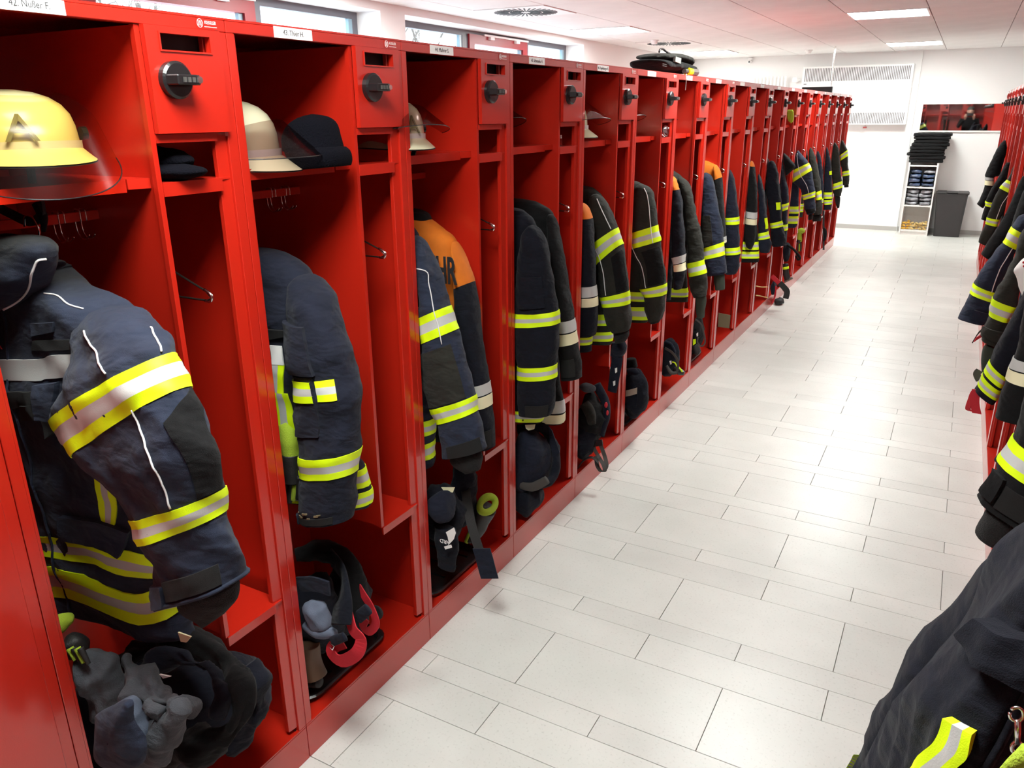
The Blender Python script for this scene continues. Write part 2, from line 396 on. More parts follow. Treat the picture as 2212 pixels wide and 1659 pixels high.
def window(n, y0, y1, parts):
    w = struct(bpy.data.objects.new('window_%d' % n, None)); COL.objects.link(w); w.location = (XF, y0, ZB)
    f = MB()
    f.box(XF-0.05, XF, y0, y1, ZT-0.05, ZT, WINGREY).box(XF-0.05, XF, y0, y1, ZB, ZB+0.05, WINGREY)
    f.box(XF-0.05, XF, y0, y0+0.06, ZB+0.05, ZT-0.05, WINGREY).box(XF-0.05, XF, y1-0.06, y1, ZB+0.05, ZT-0.05, WINGREY)
    f.obj('window_frame', w)
    for (a, b, kind) in parts:
        if kind == 'mull': MB().box(XF-0.05, XF+0.004, a, b, ZB+0.05, ZT-0.05, WINGREY).obj('mullion', w)
        elif kind == 'red':
            s = MB(); s.box(XF-0.05, XF+0.02, a, a+0.09, ZB+0.05, ZT-0.03, WINRED).box(XF-0.05, XF+0.02, b-0.09, b, ZB+0.05, ZT-0.03, WINRED)
            s.box(XF-0.05, XF+0.02, a+0.09, b-0.09, ZT-0.11, ZT-0.03, WINRED).box(XF-0.05, XF+0.02, a+0.09, b-0.09, ZB+0.05, ZB+0.14, WINRED)
            so = s.obj('sash', w)
            MB().box(XF-0.030, XF-0.024, a+0.09, b-0.09, ZB+0.14, ZT-0.11, GLASS).obj('pane', so)
            MB().box(XF-0.03, XF+0.0, b-0.125, b-0.09, ZB+0.14, ZT-0.11, SPACER).obj('spacer', so)
            for q in (0.3, 0.75):
                MB().box(XF+0.02, XF+0.05, a+(b-a)*q, a+(b-a)*q+0.07, ZT-0.06, ZT-0.035, PANELW).obj('hinge', so)
            MB().box(XF+0.022, XF+0.036, a+0.25, b, ZT-0.034, ZT-0.018, PANELW).obj('opener_rail', so)
        else:
            MB().box(XF-0.030, XF-0.024, a, b, ZB+0.05, ZT-0.05, GLASS).obj('pane', w)
            MB().box(XF-0.03, XF, b-0.04, b, ZB+0.05, ZT-0.05, SPACER).obj('spacer', w)
window(1, -1.2, 3.83, [(-1.14, 0.30, 'g'), (0.30, 0.38, 'mull'), (0.38, 1.50, 'g'), (1.50, 1.60, 'mull'), (1.60, 2.80, 'red'), (2.80, 2.86, 'mull'), (2.86, 3.77, 'g')])
window(2, 4.13, 7.47, [(4.19, 5.28, 'g'), (5.28, 5.38, 'mull'), (5.38, 6.50, 'red'), (6.50, 6.55, 'mull'), (6.55, 7.41, 'g')])

# bare trees outside
def tree(x, y, seed, label):
    rnd = random.Random(seed); mb = MB()
    def br(p, d, L, r, depth):
        q = p+d*L; mb.tube([p, (p+q)/2+np.array([rnd.uniform(-.05, .05) for _ in range(3)])*L, q], [r, r*0.85, r*0.7], BARK, n=4)
        if depth == 0: return
        for _ in range(3 if depth > 1 else 4):
            nd = d+np.array([rnd.uniform(-.7, .7), rnd.uniform(-.8, .8), rnd.uniform(-.35, .6)]); nd /= np.linalg.norm(nd)
            br(q if rnd.random() < .6 else p+d*L*0.6, nd, L*rnd.uniform(.55, .8), r*0.6, depth-1)
    br(np.array((x, y, -0.5)), np.array((0, 0, 1.0)), 1.7, 0.06, 5)
    tag(mb.obj('bare_tree', loc=(x, y, -0.5)), label, 'tree')
tree(-6.0, 2.2, 1, 'bare winter tree seen through the nearer band window, left one')
tree(-6.4, 4.6, 2, 'bare winter tree seen through the nearer band window, right one')
tree(-6.5, 9.2, 3, 'bare winter tree seen through the red sash of the farther window')

# ------------------------------------------------------------------ lockers
DP = 0.50
def locker_meshes():
    M = {}
    b = MB().box(-DP, -DP+0.004, 0.003, UW-0.003, 0.10, H-0.003, REDIN); M['back_panel'] = b.mesh('back_panel')
    b = MB().box(-DP, -0.012, 0.0006, 0.004, 0.0, H-0.001, REDIN); M['side_panel'] = b.mesh('side_panel')
    b = MB().box(-DP, -0.0, 0.0006, UW-0.0006, H-0.004, H, RED); M['top_panel'] = b.mesh('top_panel')
    b = MB().box(-0.018, 0.0, 0.0008, UW-0.0008, H-0.026, H-0.004, RED); M['top_rail'] = b.mesh('top_rail', bevel=0.0012)
    b = MB().box(-0.02, 0.0, 0.0008, 0.021, 0.110, H-0.0265, RED)
    b.box(-0.02, -0.008, 0.021, 0.030, 0.114, H-0.0265, RED); M['left_post'] = b.mesh('front_post', bevel=0.001)
    b = MB().box(-0.02, 0.0, UW-0.026, UW-0.0008, 0.110, H-0.0265, RED)
    b.prism([(-0.022, UW-0.052), (-0.010, UW-0.052), (-0.006, UW-0.026), (-0.022, UW-0.026)], 'z', 0.122, H-0.0265, RED)
    M['right_post'] = b.mesh('front_post', bevel=0.001)
    b = MB().box(-DP, 0.0, 0.0008, UW-0.0008, 0.104, 0.110, RED); M['floor_panel'] = b.mesh('floor_panel', bevel=0.001)
    b = MB().box(-0.012, 0.0, 0.0011, UW-0.0011, 0.0, 0.1035, RED); M['plinth'] = b.mesh('plinth', bevel=0.0008)
    b = MB().box(-DP+0.004, -0.004, 0.380, 0.3845, 0.524, H-0.027, REDIN)
    b.box(-0.016, -0.004, 0.3735, 0.3805, 0.524, H-0.027, RED); M['divider'] = b.mesh('divider')
    b = MB().box(-DP+0.004, -0.003, 0.385, UW-0.028, 0.518, 0.523, RED).box(-0.006, -0.001, 0.378, UW-0.052, 0.500, 0.5235, RED)
    M['foot_shelf'] = b.mesh('foot_shelf')
    b = MB().box(-0.30, -0.006, 0.385, UW-0.028, 1.544, 1.548, RED).box(-0.010, -0.002, 0.3845, UW-0.052, 1.522, 1.5478, RED)
    M['small_shelf'] = b.mesh('small_shelf')
    b = MB().box(-0.30, -0.006, 0.385, UW-0.028, 1.632, 1.636, RED).box(-0.30, -0.297, 0.385, UW-0.028, 1.5475, H-0.027, RED); b.box(-0.010, -0.002, 0.3845, UW-0.052, 1.620, 1.6355, RED)
    M['safe_floor'] = b.mesh('safe_floor')
    # hat shelf: flat tray with a down-turned front lip
    b = MB().prism([(-0.34, 0.005), (-0.05, 0.005), (-0.05, 0.34), (-0.04, 0.379), (-0.34, 0.379)], 'z', 1.553, 1.557, RED)
    b.prism([(-0.05, 0.005), (-0.042, 0.005), (-0.042, 0.335), (-0.05, 0.335)], 'z', 1.533, 1.557, RED)
    b.prism([(-0.05, 0.337), (-0.040, 0.337), (-0.030, 0.379), (-0.045, 0.379)], 'z', 1.538, 1.557, RED)
    M['hat_shelf'] = b.mesh('hat_shelf')
    b = MB().box(-0.218, -0.206, 0.004, 0.380, 1.470, 1.489, RED); M['hanging_rail'] = b.mesh('hanging_rail', bevel=0.001)
    # small door with real letter slot
    y0, y1, z0, z1 = 0.3835, 0.5535, 1.637, 1.8235; sy0, sy1, sz0, sz1 = 0.414, 0.526, 1.783, 1.811
    b = MB(); xa, xb = -0.002, 0.010
    b.box(xa, xb, y0, sy0, z0, z1, RED).box(xa, xb, sy1, y1, z0, z1, RED).box(xa, xb, sy0, sy1, sz1, z1, RED).box(xa, xb, sy0, sy1, z0, sz0, RED)
    M['small_door'] = b.mesh('small_door')
    b = MB().box(0.0095, 0.0125, sy0-0.003, sy1+0.003, sz0-0.003, sz0, RED).box(0.0095, 0.0125, sy0-0.003, sy1+0.003, sz1, sz1+0.003, RED)
    b.box(0.0095, 0.0125, sy0-0.003, sy0, sz0, sz1, RED).box(0.0095, 0.0125, sy1, sy1+0.003, sz0, sz1, RED)
    M['slot_rim'] = b.mesh('slot_rim')
    b = MB().box(-0.03, -0.026, 0.388, 0.55, 1.775, 1.815, BLACKM); M['slot_shade_sheet'] = b.mesh('slot_shade_sheet')  # black sheet standing in for the shade inside the letter slot
    b = MB(); cy, cz = 0.432, 1.731
    b.cyl((0.010, cy, cz), 'x', 0.0335, 0.012, BLACKP, 36).cyl((0.022, cy, cz), 'x', 0.0335, 0.004, BLACKP, 36, r2=0.029)
    M['lock_dial'] = b.mesh('lock_dial', smooth=False)
    b = MB().prism([(0.022, cy-0.030), (0.050, cy-0.022), (0.052, cy+0.018), (0.048, cy+0.030), (0.022, cy+0.030)], 'z', cz-0.009, cz+0.009, BLACKP)
    M['lock_lever'] = b.mesh('lock_lever', bevel=0.002)
    b = MB()
    for k in range(4): b.box(0.045, 0.0535, cy-0.012+0.010*k, cy-0.006+0.010*k, cz-0.0045, cz+0.0045, STRAPG)
    M['code_wheels'] = b.mesh('code_wheels')
    b = MB().cyl((0.046, cy+0.024, cz), 'x', 0.006, 0.008, CHROME, 16); M['key_cylinder'] = b.mesh('key_cylinder')
    b = MB().box(-0.011, 0.004, UW-0.036, UW-0.029, 1.629, 1.637, CHROME)
    M['hinge_pin'] = b.mesh('hinge_pin')
    b = MB().cyl((-0.012, UW-0.03, 0.110), 'z', 0.0025, 0.0016, BLACKM, 10); M['foot_screw'] = b.mesh('foot_screw')
    b = MB().box(0.0002, 0.0012, 0.131, 0.247, H-0.0255, H-0.0035, WHITE); M['name_plate'] = b.mesh('name_plate')
    b = MB().box(0.0002, 0.0008, UW-0.070, UW-0.018, H-0.0235, H-0.005, RED); M['maker_badge'] = b.mesh('maker_badge')
    return M
LM = locker_meshes()
BT = text_mesh('KESSLER', 0.0085, WHITE, 0.0002, 0.9); BT.transform(M_YZ)
NAMES = {-1: '42. Nußer F.', 0: '43. Thier H.', 1: '44. Mahrer S.', 2: '45. Schmanku A.', 3: '46. Kupfenberger N.'}
def locker(name, label, loc, rz, group, txt=None, badge=False, lite=False, closed=False, open_left=True):
    t = thing(name, label, 'locker', loc, group, rz)
    order = ['back_panel', 'side_panel', 'top_panel', 'top_rail', 'left_post', 'right_post', 'floor_panel', 'plinth', 'divider', 'foot_shelf',
             'small_shelf', 'safe_floor', 'hat_shelf', 'hanging_rail', 'name_plate', 'foot_screw']
    for k in order:
        if lite and k in ('foot_screw',): continue
        nm = 'front_post' if 'post' in k else k
        o = link(nm, LM[k], t)
        if k == 'side_panel':
            o2 = link('side_panel', LM[k], t); o2.location = (0, UW-0.0046, 0)
        if k == 'name_plate' and txt:
            me = text_mesh(txt, 0.0150, TEXTM, 0.0002, 0.86); me.transform(Matrix.Translation((0.0014, 0.189, H-0.0145)) @ M_YZ)
            link('lettering', me, o)
    if badge:
        o = link('maker_badge', LM['maker_badge'], t)
        g = link('lettering', BT, o); g.location = (0.0010, UW-0.037, H-0.012)
        r = MB()
        r.tube([(0.0010, UW-0.062+0.0065*math.cos(a), H-0.014+0.0075*math.sin(a)) for a in np.linspace(0, 2*math.pi, 20)[:-1]], 0.0006, WHITE, n=4, closed=True)
        for dy in (-0.003, 0, 0.003): r.box(0.0006, 0.0012, UW-0.0625+dy, UW-0.0615+dy, H-0.0185, H-0.0095, WHITE)
        r.obj('emblem', o, loc=(0, 0, 0))
        r2 = MB().box(0.0008, 0.0011, UW-0.052, UW-0.022, H-0.0200, H-0.0188, WHITE); r2.obj('print_line', o, loc=(0, 0, 0))
    d = link('small_door', LM['small_door'], t)
    link('slot_rim', LM['slot_rim'], d); link('slot_shade_sheet', LM['slot_shade_sheet'], t); link('hinge_pin', LM['hinge_pin'], t)
    l = link('lock_dial', LM['lock_dial'], t)
    link('lock_lever', LM['lock_lever'], l)
    if not lite: link('code_wheels', LM['code_wheels'], l)
    link('key_cylinder', LM['key_cylinder'], l)
    if closed:
        MB().box(-0.004, 0.004, 0.02, UW-0.022, 0.125, H-0.03, RED).obj('tall_door', t, loc=(0, 0, 0), bevel=0.002)
    return t
ordn = ['first', 'second', 'third', 'fourth', 'fifth', 'sixth', 'seventh', 'eighth', 'ninth', 'tenth', 'eleventh', 'twelfth', 'thirteenth',
        'fourteenth', 'fifteenth', 'sixteenth', 'seventeenth', 'eighteenth', 'nineteenth', 'twentieth']
content = {-2: 'closed red locker at the lower left corner, its smooth tall door shut',
  -1: 'red locker with number plate 42, holding the cream helmet marked A',
  0: 'red locker with number plate 43, holding the black knit cap',
  1: 'red locker with number plate 44, holding the orange-backed jacket',
  2: 'red locker with number plate 45, holding a navy and a black jacket',
  3: 'red locker with number plate 46, olive jacket with grey piping inside',
  4: 'red locker under the black bag, single olive jacket inside',
  5: 'red locker under the torch, orange-shouldered navy jacket and olive jacket inside',
  6: 'red locker with blue-grey jacket and orange-yoked dark jacket',
  7: 'red locker with one slim navy jacket with two yellow bands',
  8: 'red locker with a cream-banded dark jacket beside a navy one',
  9: 'red locker with red and black harness straps spilling from its foot',
  10: 'red locker with a black hood hanging out and laced boots below',
  11: 'red locker with lime gloves hanging from its hat shelf',
  12: 'red locker with an empty foot space behind a dark olive jacket',
  13: 'red locker with a narrow navy jacket, fifth from the far end',
  14: 'red locker with a black strap hanging at its foot, near the far end',
  15: 'red locker second to last on the left, plain olive jacket inside',
  16: 'last red locker of the left row, beside the white wall'}
for k in range(-2, 17):
    locker('fire_locker', content[k], (0, k*UW, 0), 0, 'open red lockers of the left row', NAMES.get(k), badge=(-1 <= k <= 6), lite=(k > 8), closed=(k == -2))
YR0 = 9.38
for k in range(18):
    locker('fire_locker', 'red locker of the right-hand row, %s from its far end' % ordn[k], (XRR, YR0-k*UW, 0), math.pi, 'red lockers of the right row', lite=True)
for k in range(6):
    locker('fire_locker', 'red locker of the row seen only in the mirror, %s from the left' % ordn[k], (-1.2+k*UW, -2.45, 0), math.pi/2, 'red lockers seen in the mirror', lite=True)

# ------------------------------------------------------------------ soft things
_rs = np.random.RandomState(5)
def wrinkle(P, amp, seed, scale=1.0, aniso=(1, 1, 1)):
    """fold-like displacement, metres; P (...,3)"""
    rs = np.random.RandomState(seed); Q = P*np.array(aniso)*scale
    d = np.zeros(P.shape[:-1])
    w = np.stack([np.sin(Q@(rs.randn(3)*9)+rs.rand()*6), np.sin(Q@(rs.randn(3)*9)+rs.rand()*6), np.sin(Q@(rs.randn(3)*9)+rs.rand()*6)], -1)*0.03
    Q = Q+w
    for f, a in ((14, 0.75), (27, 0.8), (52, 0.52), (100, 0.20)):
        for _ in range(2):
            k = rs.randn(3); k /= np.linalg.norm(k)
            s_ = np.sin(Q@(k*f)+rs.rand()*6.28)
            d += a*(1-np.abs(s_)*1.6+0.25*s_)*0.5
    return d*amp
def crom(A, s):
    A = np.asarray(A, float); n = len(A); s = np.clip(s, 0, n-1-1e-9); i = np.floor(s).astype(int); t = (s-i)[..., None]
    p0 = A[np.maximum(i-1, 0)]; p1 = A[i]; p2 = A[np.minimum(i+1, n-1)]; p3 = A[np.minimum(i+2, n-1)]
    return 0.5*((2*p1)+(-p0+p2)*t+(2*p0-5*p1+4*p2-p3)*t*t+(-p0+3*p1-3*p2+p3)*t**3)

class Tube:
    """cloth tube: cross-sections given by their left and right edge, in the plane Y, and a half thickness"""
    def __init__(s, rings, Y, th, amp=0.005, seed=1, e=0.85, xc=None, wscale=1.0, world=False, dy=None):
        A = []
        for i, r in enumerate(rings):
            t = th[i] if hasattr(th, '__len__') else th
            yy = Y+(dy[i] if dy is not None else 0)
            if world: (xl, zl, xr, zr) = r; Lp = np.array((xl, yy, zl)); Rp = np.array((xr, yy, zr))
            elif len(r) == 4: Lp = atY(r[0], r[1], yy); Rp = atY(r[2], r[3], yy)
            else:
                if xc is None: raise ValueError
                Rp = atY(r[0], r[1], yy); Lp = Rp.copy(); Lp[0] = 2*xc-Rp[0]
                if len(r) == 3: Lp[2] += r[2]
            A.append(np.concatenate([(Lp+Rp)/2, (Rp-Lp)/2, [t]]))
        s.A = np.array(A); s.amp = amp; s.seed = seed; s.e = e; s.n = len(A); s.ws = wscale
    def P(s, S, F, off=0.0):
        S, F = np.broadcast_arrays(np.asarray(S, float), np.radians(np.asarray(F, float)))
        V = crom(s.A, S); c = V[..., :3]; a = V[..., 3:6]; t = np.maximum(V[..., 6], 0.004)[..., None]
        kf = np.sqrt(1-(1-np.minimum(S/0.6, 1))**2*0.82)[..., None]; a = a*kf; t = t*kf
        sf, cf = np.sin(F), np.cos(F)
        x = (np.sign(sf)*np.abs(sf)**s.e)[..., None]; y = (np.sign(cf)*np.abs(cf)**s.e)[..., None]
        Yh = np.array((0, 1.0, 0)); p = c+a*x-Yh*t*y
        an = a/(np.linalg.norm(a, axis=-1, keepdims=True)+1e-9)
        nrm = an*x/(np.linalg.norm(a, axis=-1, keepdims=True)+0.01)-Yh*y/(t+0.01); nrm /= (np.linalg.norm(nrm, axis=-1, keepdims=True)+1e-9)
        d = wrinkle(p, s.amp, s.seed, s.ws)-s.amp*0.6
        return p+nrm*(d+off)[..., None]
    def shell(s, mb, m, s0=0, s1=None, step=None, nphi=40, cap=True, rowmat=None):
        s1 = s.n-1 if s1 is None else s1
        L = np.linalg.norm(np.diff(s.A[:, :3], axis=0), axis=1).sum()
        ns = step or int(max(8, min(120, L/0.0075)))
        S = np.linspace(s0, s1, ns)[:, None]; F = np.linspace(-180, 180, nphi, endpoint=False)[None, :]
        rm = [rowmat(x) for x in np.linspace(s0, s1, ns)[:-1]] if rowmat else None
        mb.grid(s.P(S, F), m, closed=True, rowmats=rm, cap=cap); return mb
    def band(s, mb, s0, s1, kind='yellow', f0=-180, f1=180, off=0.0022, nphi=None):
        full = (f1-f0) >= 360
        q = {'yellow': [(0, YEL), (.32, SIL), (.68, YEL), (1, None)], 'silver': [(0, SIL), (1, None)], 'cream': [(0, CREAM), (1, None)],
             'double': [(0, YEL), (.15, SIL), (.3, YEL), (.45, None), (.55, YEL), (.7, SIL), (.85, YEL), (1, None)],
             'silcream': [(0, SIL), (.44, None), (.50, CREAM), (1, None)]}.get(kind) or [(0, kind), (1, None)]
        n = nphi or max(6, int(40*(f1-f0)/360)); F = np.linspace(f0, f1, n, endpoint=not full)[None, :]
        for (a, m), (b, _) in zip(q[:-1], q[1:]):
            if m is None: continue
            k = 5 if b-a > .2 else 3
            S = (s0+(s1-s0)*np.linspace(a, b, k))[:, None]
            Po = s.P(S, F, off)
            mb.grid(Po, m, closed=full)
            # thin edges so the tape has thickness
            for row in (0, -1):
                edge = np.stack([Po[row], s.P(np.full_like(F, S[row, 0])[0], F[0], off-0.003)])
                mb.grid(edge, m, closed=full)
        return mb
    def line(s, pts, r, m, mb=None, n=24, off=0.001):
        mb = mb or MB(); pts = np.array(pts, float); q = np.linspace(0, len(pts)-1, n); V = crom(pts, q)
        P = [s.P(v[0], v[1], off) for v in V]; mb.tube(P, r, m, n=5); return mb
    def flap(s, mb, s0, s1, f0, f1, m, off=0.006, n=8):
        """raised patch with thickness; s0,s1 may be pairs for slanted edges"""
        t = np.linspace(0, 1, n)[None, :]
        S0 = s0[0]+(s0[1]-s0[0])*t if hasattr(s0, '__len__') else np.full_like(t, s0)
        S1 = s1[0]+(s1[1]-s1[0])*t if hasattr(s1, '__len__') else np.full_like(t, s1)
        k = np.linspace(0, 1, n)[:, None]; S = S0+(S1-S0)*k; F = (f0+(f1-f0)*t)+0*k
        P = s.P(S, F, off); B = s.P(S, F, -0.002)
        mb.grid(P, m)
        for ed in ((P[0], B[0]), (P[-1], B[-1]), (P[:, 0], B[:, 0]), (P[:, -1], B[:, -1])): mb.grid(np.stack(ed), m)
        return mb

def blob(c, r, m, seed=1, amp=0.02, scale=1.0, rot=0.0, tilt=0.0, n=44, zmin=None, mb=None, squash=1.0):
    """crumpled lump of cloth"""
    mb = mb or MB()
    U = np.linspace(0, 2*math.pi, n, endpoint=False)[None, :]; V = np.linspace(0.02, math.pi-0.02, n//2)[:, None]
    P = np.stack([np.sin(V)*np.cos(U), np.sin(V)*np.sin(U), np.cos(V)+0*U], -1)
    N = P.copy(); P = np.sign(P)*np.abs(P)**squash*np.array(r)
    cr, sr = math.cos(rot), math.sin(rot); ct, st = math.cos(tilt), math.sin(tilt)
    for A in (P, N):
        x, y, z = A[..., 0].copy(), A[..., 1].copy(), A[..., 2].copy()
        x, z = x*ct+z*st, -x*st+z*ct; A[..., 0] = x*cr-y*sr; A[..., 1] = x*sr+y*cr; A[..., 2] = z
    P = P+np.array(c)
    P = P+N*(wrinkle(P, amp, seed, scale)-amp*0.3)[..., None]
    if zmin is not None: P[..., 2] = np.maximum(P[..., 2], zmin)
    mb.grid(P, m, closed=True, cap=True); return mb
def fold_ring(c, R, r, m, seed=1, amp=0.012, tilt=(0, 0), mb=None, flat=1.0, arc=(0, 360), n=56, scale=1.0):
    """rolled rim of cloth, a crumpled torus (or an arc of one)"""
    mb = mb or MB(); full = arc[1]-arc[0] >= 360
    U = np.radians(np.linspace(arc[0], arc[1], n, endpoint=not full))[:, None]; V = np.linspace(0, 2*math.pi, 20, endpoint=False)[None, :]
    Rx, Ry = R if hasattr(R, '__len__') else (R, R)
    C = np.stack([Rx*np.cos(U), Ry*np.sin(U), 0*U], -1); N = np.stack([np.cos(U)*np.cos(V), np.sin(U)*np.cos(V), np.sin(V)+0*U], -1)
    P = C+N*np.array((r, r, r*flat))
    ax, ay = tilt; ca, sa, cb, sb = math.cos(ax), math.sin(ax), math.cos(ay), math.sin(ay)
    for A in (P, N):
        x, y, z = A[..., 0].copy(), A[..., 1].copy(), A[..., 2].copy()
        y, z = y*ca-z*sa, y*sa+z*ca; x, z = x*cb+z*sb, -x*sb+z*cb; A[..., 0] = x; A[..., 1] = y; A[..., 2] = z
    P = P+np.array(c); P = P+N*(wrinkle(P, amp, seed, scale)-amp*0.3)[..., None]
    if full:
        P = np.concatenate([P, P[:1]]); mb.grid(P, m, closed=True)
    else: mb.grid(P, m, closed=True, cap=True)
    return mb
def smooth_pts(pts, n=30):
    pts = np.array(pts, float); return [crom(pts, q) for q in np.linspace(0, len(pts)-1, n)]

def body_rings(xc, hw, zt, zh, lean=0.0):
    """generic hanging coat body in the plane of its hanger"""
    L = [(0.0, 0.055), (0.02, 0.10), (0.06, 0.17), (0.11, 0.222), (0.17, 0.238)]
    R = []
    for dz, w_ in L: R.append((xc-w_*hw/0.24, zt-dz, xc+w_*hw/0.24, zt-dz))
    for q in np.linspace(0.25, 1, 7):
        z = zt-0.17-(zt-0.17-zh)*q; R.append((xc-hw*(1+0.06*q), z, xc+hw*(1+0.06*q)+lean*q, z))
    return R

# ------------------------------------------------------------------ turnout jackets, left row
JG = 'turnout jackets hanging in the left lockers'
def jroot(label, Y, x=-0.23, z=0.7, cat='jacket', group=JG, name='turnout_jacket'):
    return thing(name, label, cat, (x, Y, z), group)
def hook(t, x, Y, z, top=1.492):
    """wire hanger hook from collar to rail"""
    mb = MB(); pts = [(x+0.0, Y, z-0.03), (x, Y, z+0.02), (x+0.016, Y, z+0.035), (x+0.02, Y, top-0.012), (x+0.008, Y, top+0.006), (x-0.014, Y, top+0.006), (x-0.022, Y, top-0.012)]
    mb.tube(smooth_pts(pts, 26), 0.0022, CHROME, n=6); mb.obj('hanger_hook', t, smooth=True)

# --- 42
t = jroot('blue-grey turnout jacket with grey piping, front showing, nearest on the left', -0.38)
b = Tube([(62, 556, 0), (105, 585, 0), (185, 632, 0), (255, 672, 0), (318, 742, 0), (338, 850, 0), (352, 1000, 0), (368, 1140, 0), (385, 1235, -0.005), (396, 1290, -0.01), (404, 1345, -0.015), (408, 1374, -0.02)],
         -0.37, [.03, .055, .07, .078, .08, .085, .085, .085, .085, .085, .08, .075], amp=0.011, seed=11, xc=-0.135, wscale=0.8)
b.shell(MB(), NAVYB, nphi=72).obj('body', t, smooth=True)
s = Tube([(188, 668, 262, 660), (182, 742, 312, 690), (163, 830, 350, 735), (134, 904, 362, 762), (186, 981, 387, 839), (228, 1020, 418, 912), (262, 1060, 455, 985), (298, 1112, 470, 1064),
          (323, 1162, 474, 1114), (340, 1198, 490, 1158), (350, 1240, 505, 1205), (361, 1287, 514, 1253)], -0.43,
         [.05, .062, .068, .070, .068, .062, .058, .056, .056, .056, .058, .058], amp=0.0085, seed=12, dy=[.05, .03, .0, -.01, -.02, -.03, -.03, -.03, -.03, -.03, -.03, -.03])
s.shell(MB(), NAVYB, nphi=84).obj('sleeve', t, smooth=True)
s.band(MB(), 3.0, 4.02).obj('reflective_stripe', t, smooth=True)
s.band(MB(), 7.0, 8.0).obj('reflective_stripe', t, smooth=True)
s.flap(MB(), (4.7, 4.05), (6.95, 6.95), 60, 108, BLACKC, 0.003, 14).obj('elbow_patch', t, smooth=True)
s.flap(MB(), 10.15, 11.0, -72, -12, NAVYB, 0.007).obj('cuff_strap', t, smooth=True)
s.flap(MB(), 9.95, 10.75, -8, 66, VELCRO, 0.005).obj('velcro_strip', t, smooth=True)
mb = MB(); mb.tube([s.P(11.0, f, 0.001) for f in np.linspace(-180, 180, 40, endpoint=False)], 0.004, NAVYB, n=6, closed=True); mb.obj('cuff_hem', t, smooth=True)
c = Tube([(398, 1275, 498, 1252), (405, 1298, 500, 1275), (413, 1318, 502, 1292), (432, 1335, 500, 1306), (446, 1352, 478, 1330)], -0.455, [.045, .042, .035, .026, .018], amp=0.004, seed=13)
c.shell(MB(), FLEECE).obj('inner_cuff', t, smooth=True)
# collar: a raised roll that opens to the left
col = Tube([(-40, 512, 66, 506), (-60, 556, 98, 528), (-60, 606, 104, 560), (-60, 660, 92, 600), (-60, 690, 50, 660)], -0.43, [.045, .055, .06, .065, .06], amp=0.008, seed=14)
col.shell(MB(), NAVYB, nphi=48, cap=False).obj('collar', t, smooth=True)
blob(atY(5, 535, -0.40), (0.05, 0.05, 0.03), BLACKM, seed=3, amp=0.004).obj('collar_lining', t, smooth=True)
def frontS(tb, px, py):
    """parameters on the camera-facing side of a tube nearest a photograph point"""
    Sg = np.linspace(0, tb.n-1, 90)[:, None]; Fg = np.linspace(-89, 89, 70)[None, :]
    G = tb.P(Sg, Fg); d = G-CAM; zc = d@FW
    X = 1106+FPX*(d@RT)/zc; Yp = 829.5-FPX*(d@UP)/zc
    i = np.argmin((X-px)**2+(Yp-py)**2); a, c_ = np.unravel_index(i, X.shape); return float(Sg[a, 0]), float(Fg[0, c_])
def line_px(tb, pts, r=.0018, m=PIPE, off=.002, n=26):
    V = np.array([frontS(tb, *p) for p in pts]); P = [tb.P(*crom(V, np.array(q)), off) for q in np.linspace(0, len(V)-1, n)]
    return MB().tube(P, r, m, n=5)
def strip_px(tb, top, bot, mats, off=0.003, n=16, mb=None):
    """tape laid on the cloth between two photographed edges"""
    mb = mb or MB()
    T = np.array([frontS(tb, *p) for p in top]); B = np.array([frontS(tb, *p) for p in bot])
    q = np.linspace(0, 1, n); T = crom(T, q*(len(T)-1)); B = crom(B, q*(len(B)-1))
    edges = np.linspace(0, 1, len(mats)+1) if len(mats) != 3 else np.array((0, .32, .68, 1))
    for k, m in enumerate(mats):
        rows = np.linspace(edges[k], edges[k+1], 4)[:, None, None]
        SF = T[None]*(1-rows)+B[None]*rows
        P = tb.P(SF[..., 0], SF[..., 1], off); mb.grid(P, m)
        Bk = tb.P(SF[..., 0], SF[..., 1], -0.003)
        for e_ in ((P[0], Bk[0]), (P[-1], Bk[-1]), (P[:, 0], Bk[:, 0]), (P[:, -1], Bk[:, -1])): mb.grid(np.stack(e_), m)
    return mb
Y3 = (YEL, SIL, YEL)
strip_px(b, [(-20, 778), (50, 773), (110, 768), (166, 766)], [(-10, 828), (50, 824), (100, 818), (150, 812)], [SIL]).obj('chest_stripe', t, smooth=True)
strip_px(b, [(60, 1152), (150, 1165), (250, 1190), (352, 1203)], [(75, 1190), (160, 1208), (250, 1240), (350, 1247)], Y3).obj('hem_stripe', t, smooth=True)
strip_px(b, [(80, 1225), (170, 1235), (280, 1280), (350, 1272), (398, 1285)], [(95, 1282), (180, 1300), (290, 1348), (350, 1342), (404, 1312)], Y3).obj('hem_stripe', t, smooth=True)
strip_px(b, [(203, 985), (205, 1060), (222, 1120), (206, 1176)], [(238, 1000), (245, 1060), (249, 1120), (216, 1178)], Y3).obj('vertical_stripe', t, smooth=True)
def flap_px(tb, top, bot, m, off=0.008, n=12): return strip_px(tb, top, bot, [m], off, n)
flap_px(b, [(70, 738), (120, 735), (172, 730)], [(72, 758), (120, 757), (165, 752)], VELCRO, .004).obj('name_velcro', t, smooth=True)
flap_px(b, [(68, 700), (115, 697)], [(72, 724), (118, 720)], NAVYB, .006).obj('pocket_loop', t, smooth=True)
flap_px(b, [(78, 828), (130, 822)], [(85, 898), (120, 905)], NAVYB, .012).obj('pocket_flap', t, smooth=True)
flap_px(b, [(12, 846), (70, 846)], [(22, 880), (75, 880)], VELCRO, .005).obj('velcro_patch', t, smooth=True)
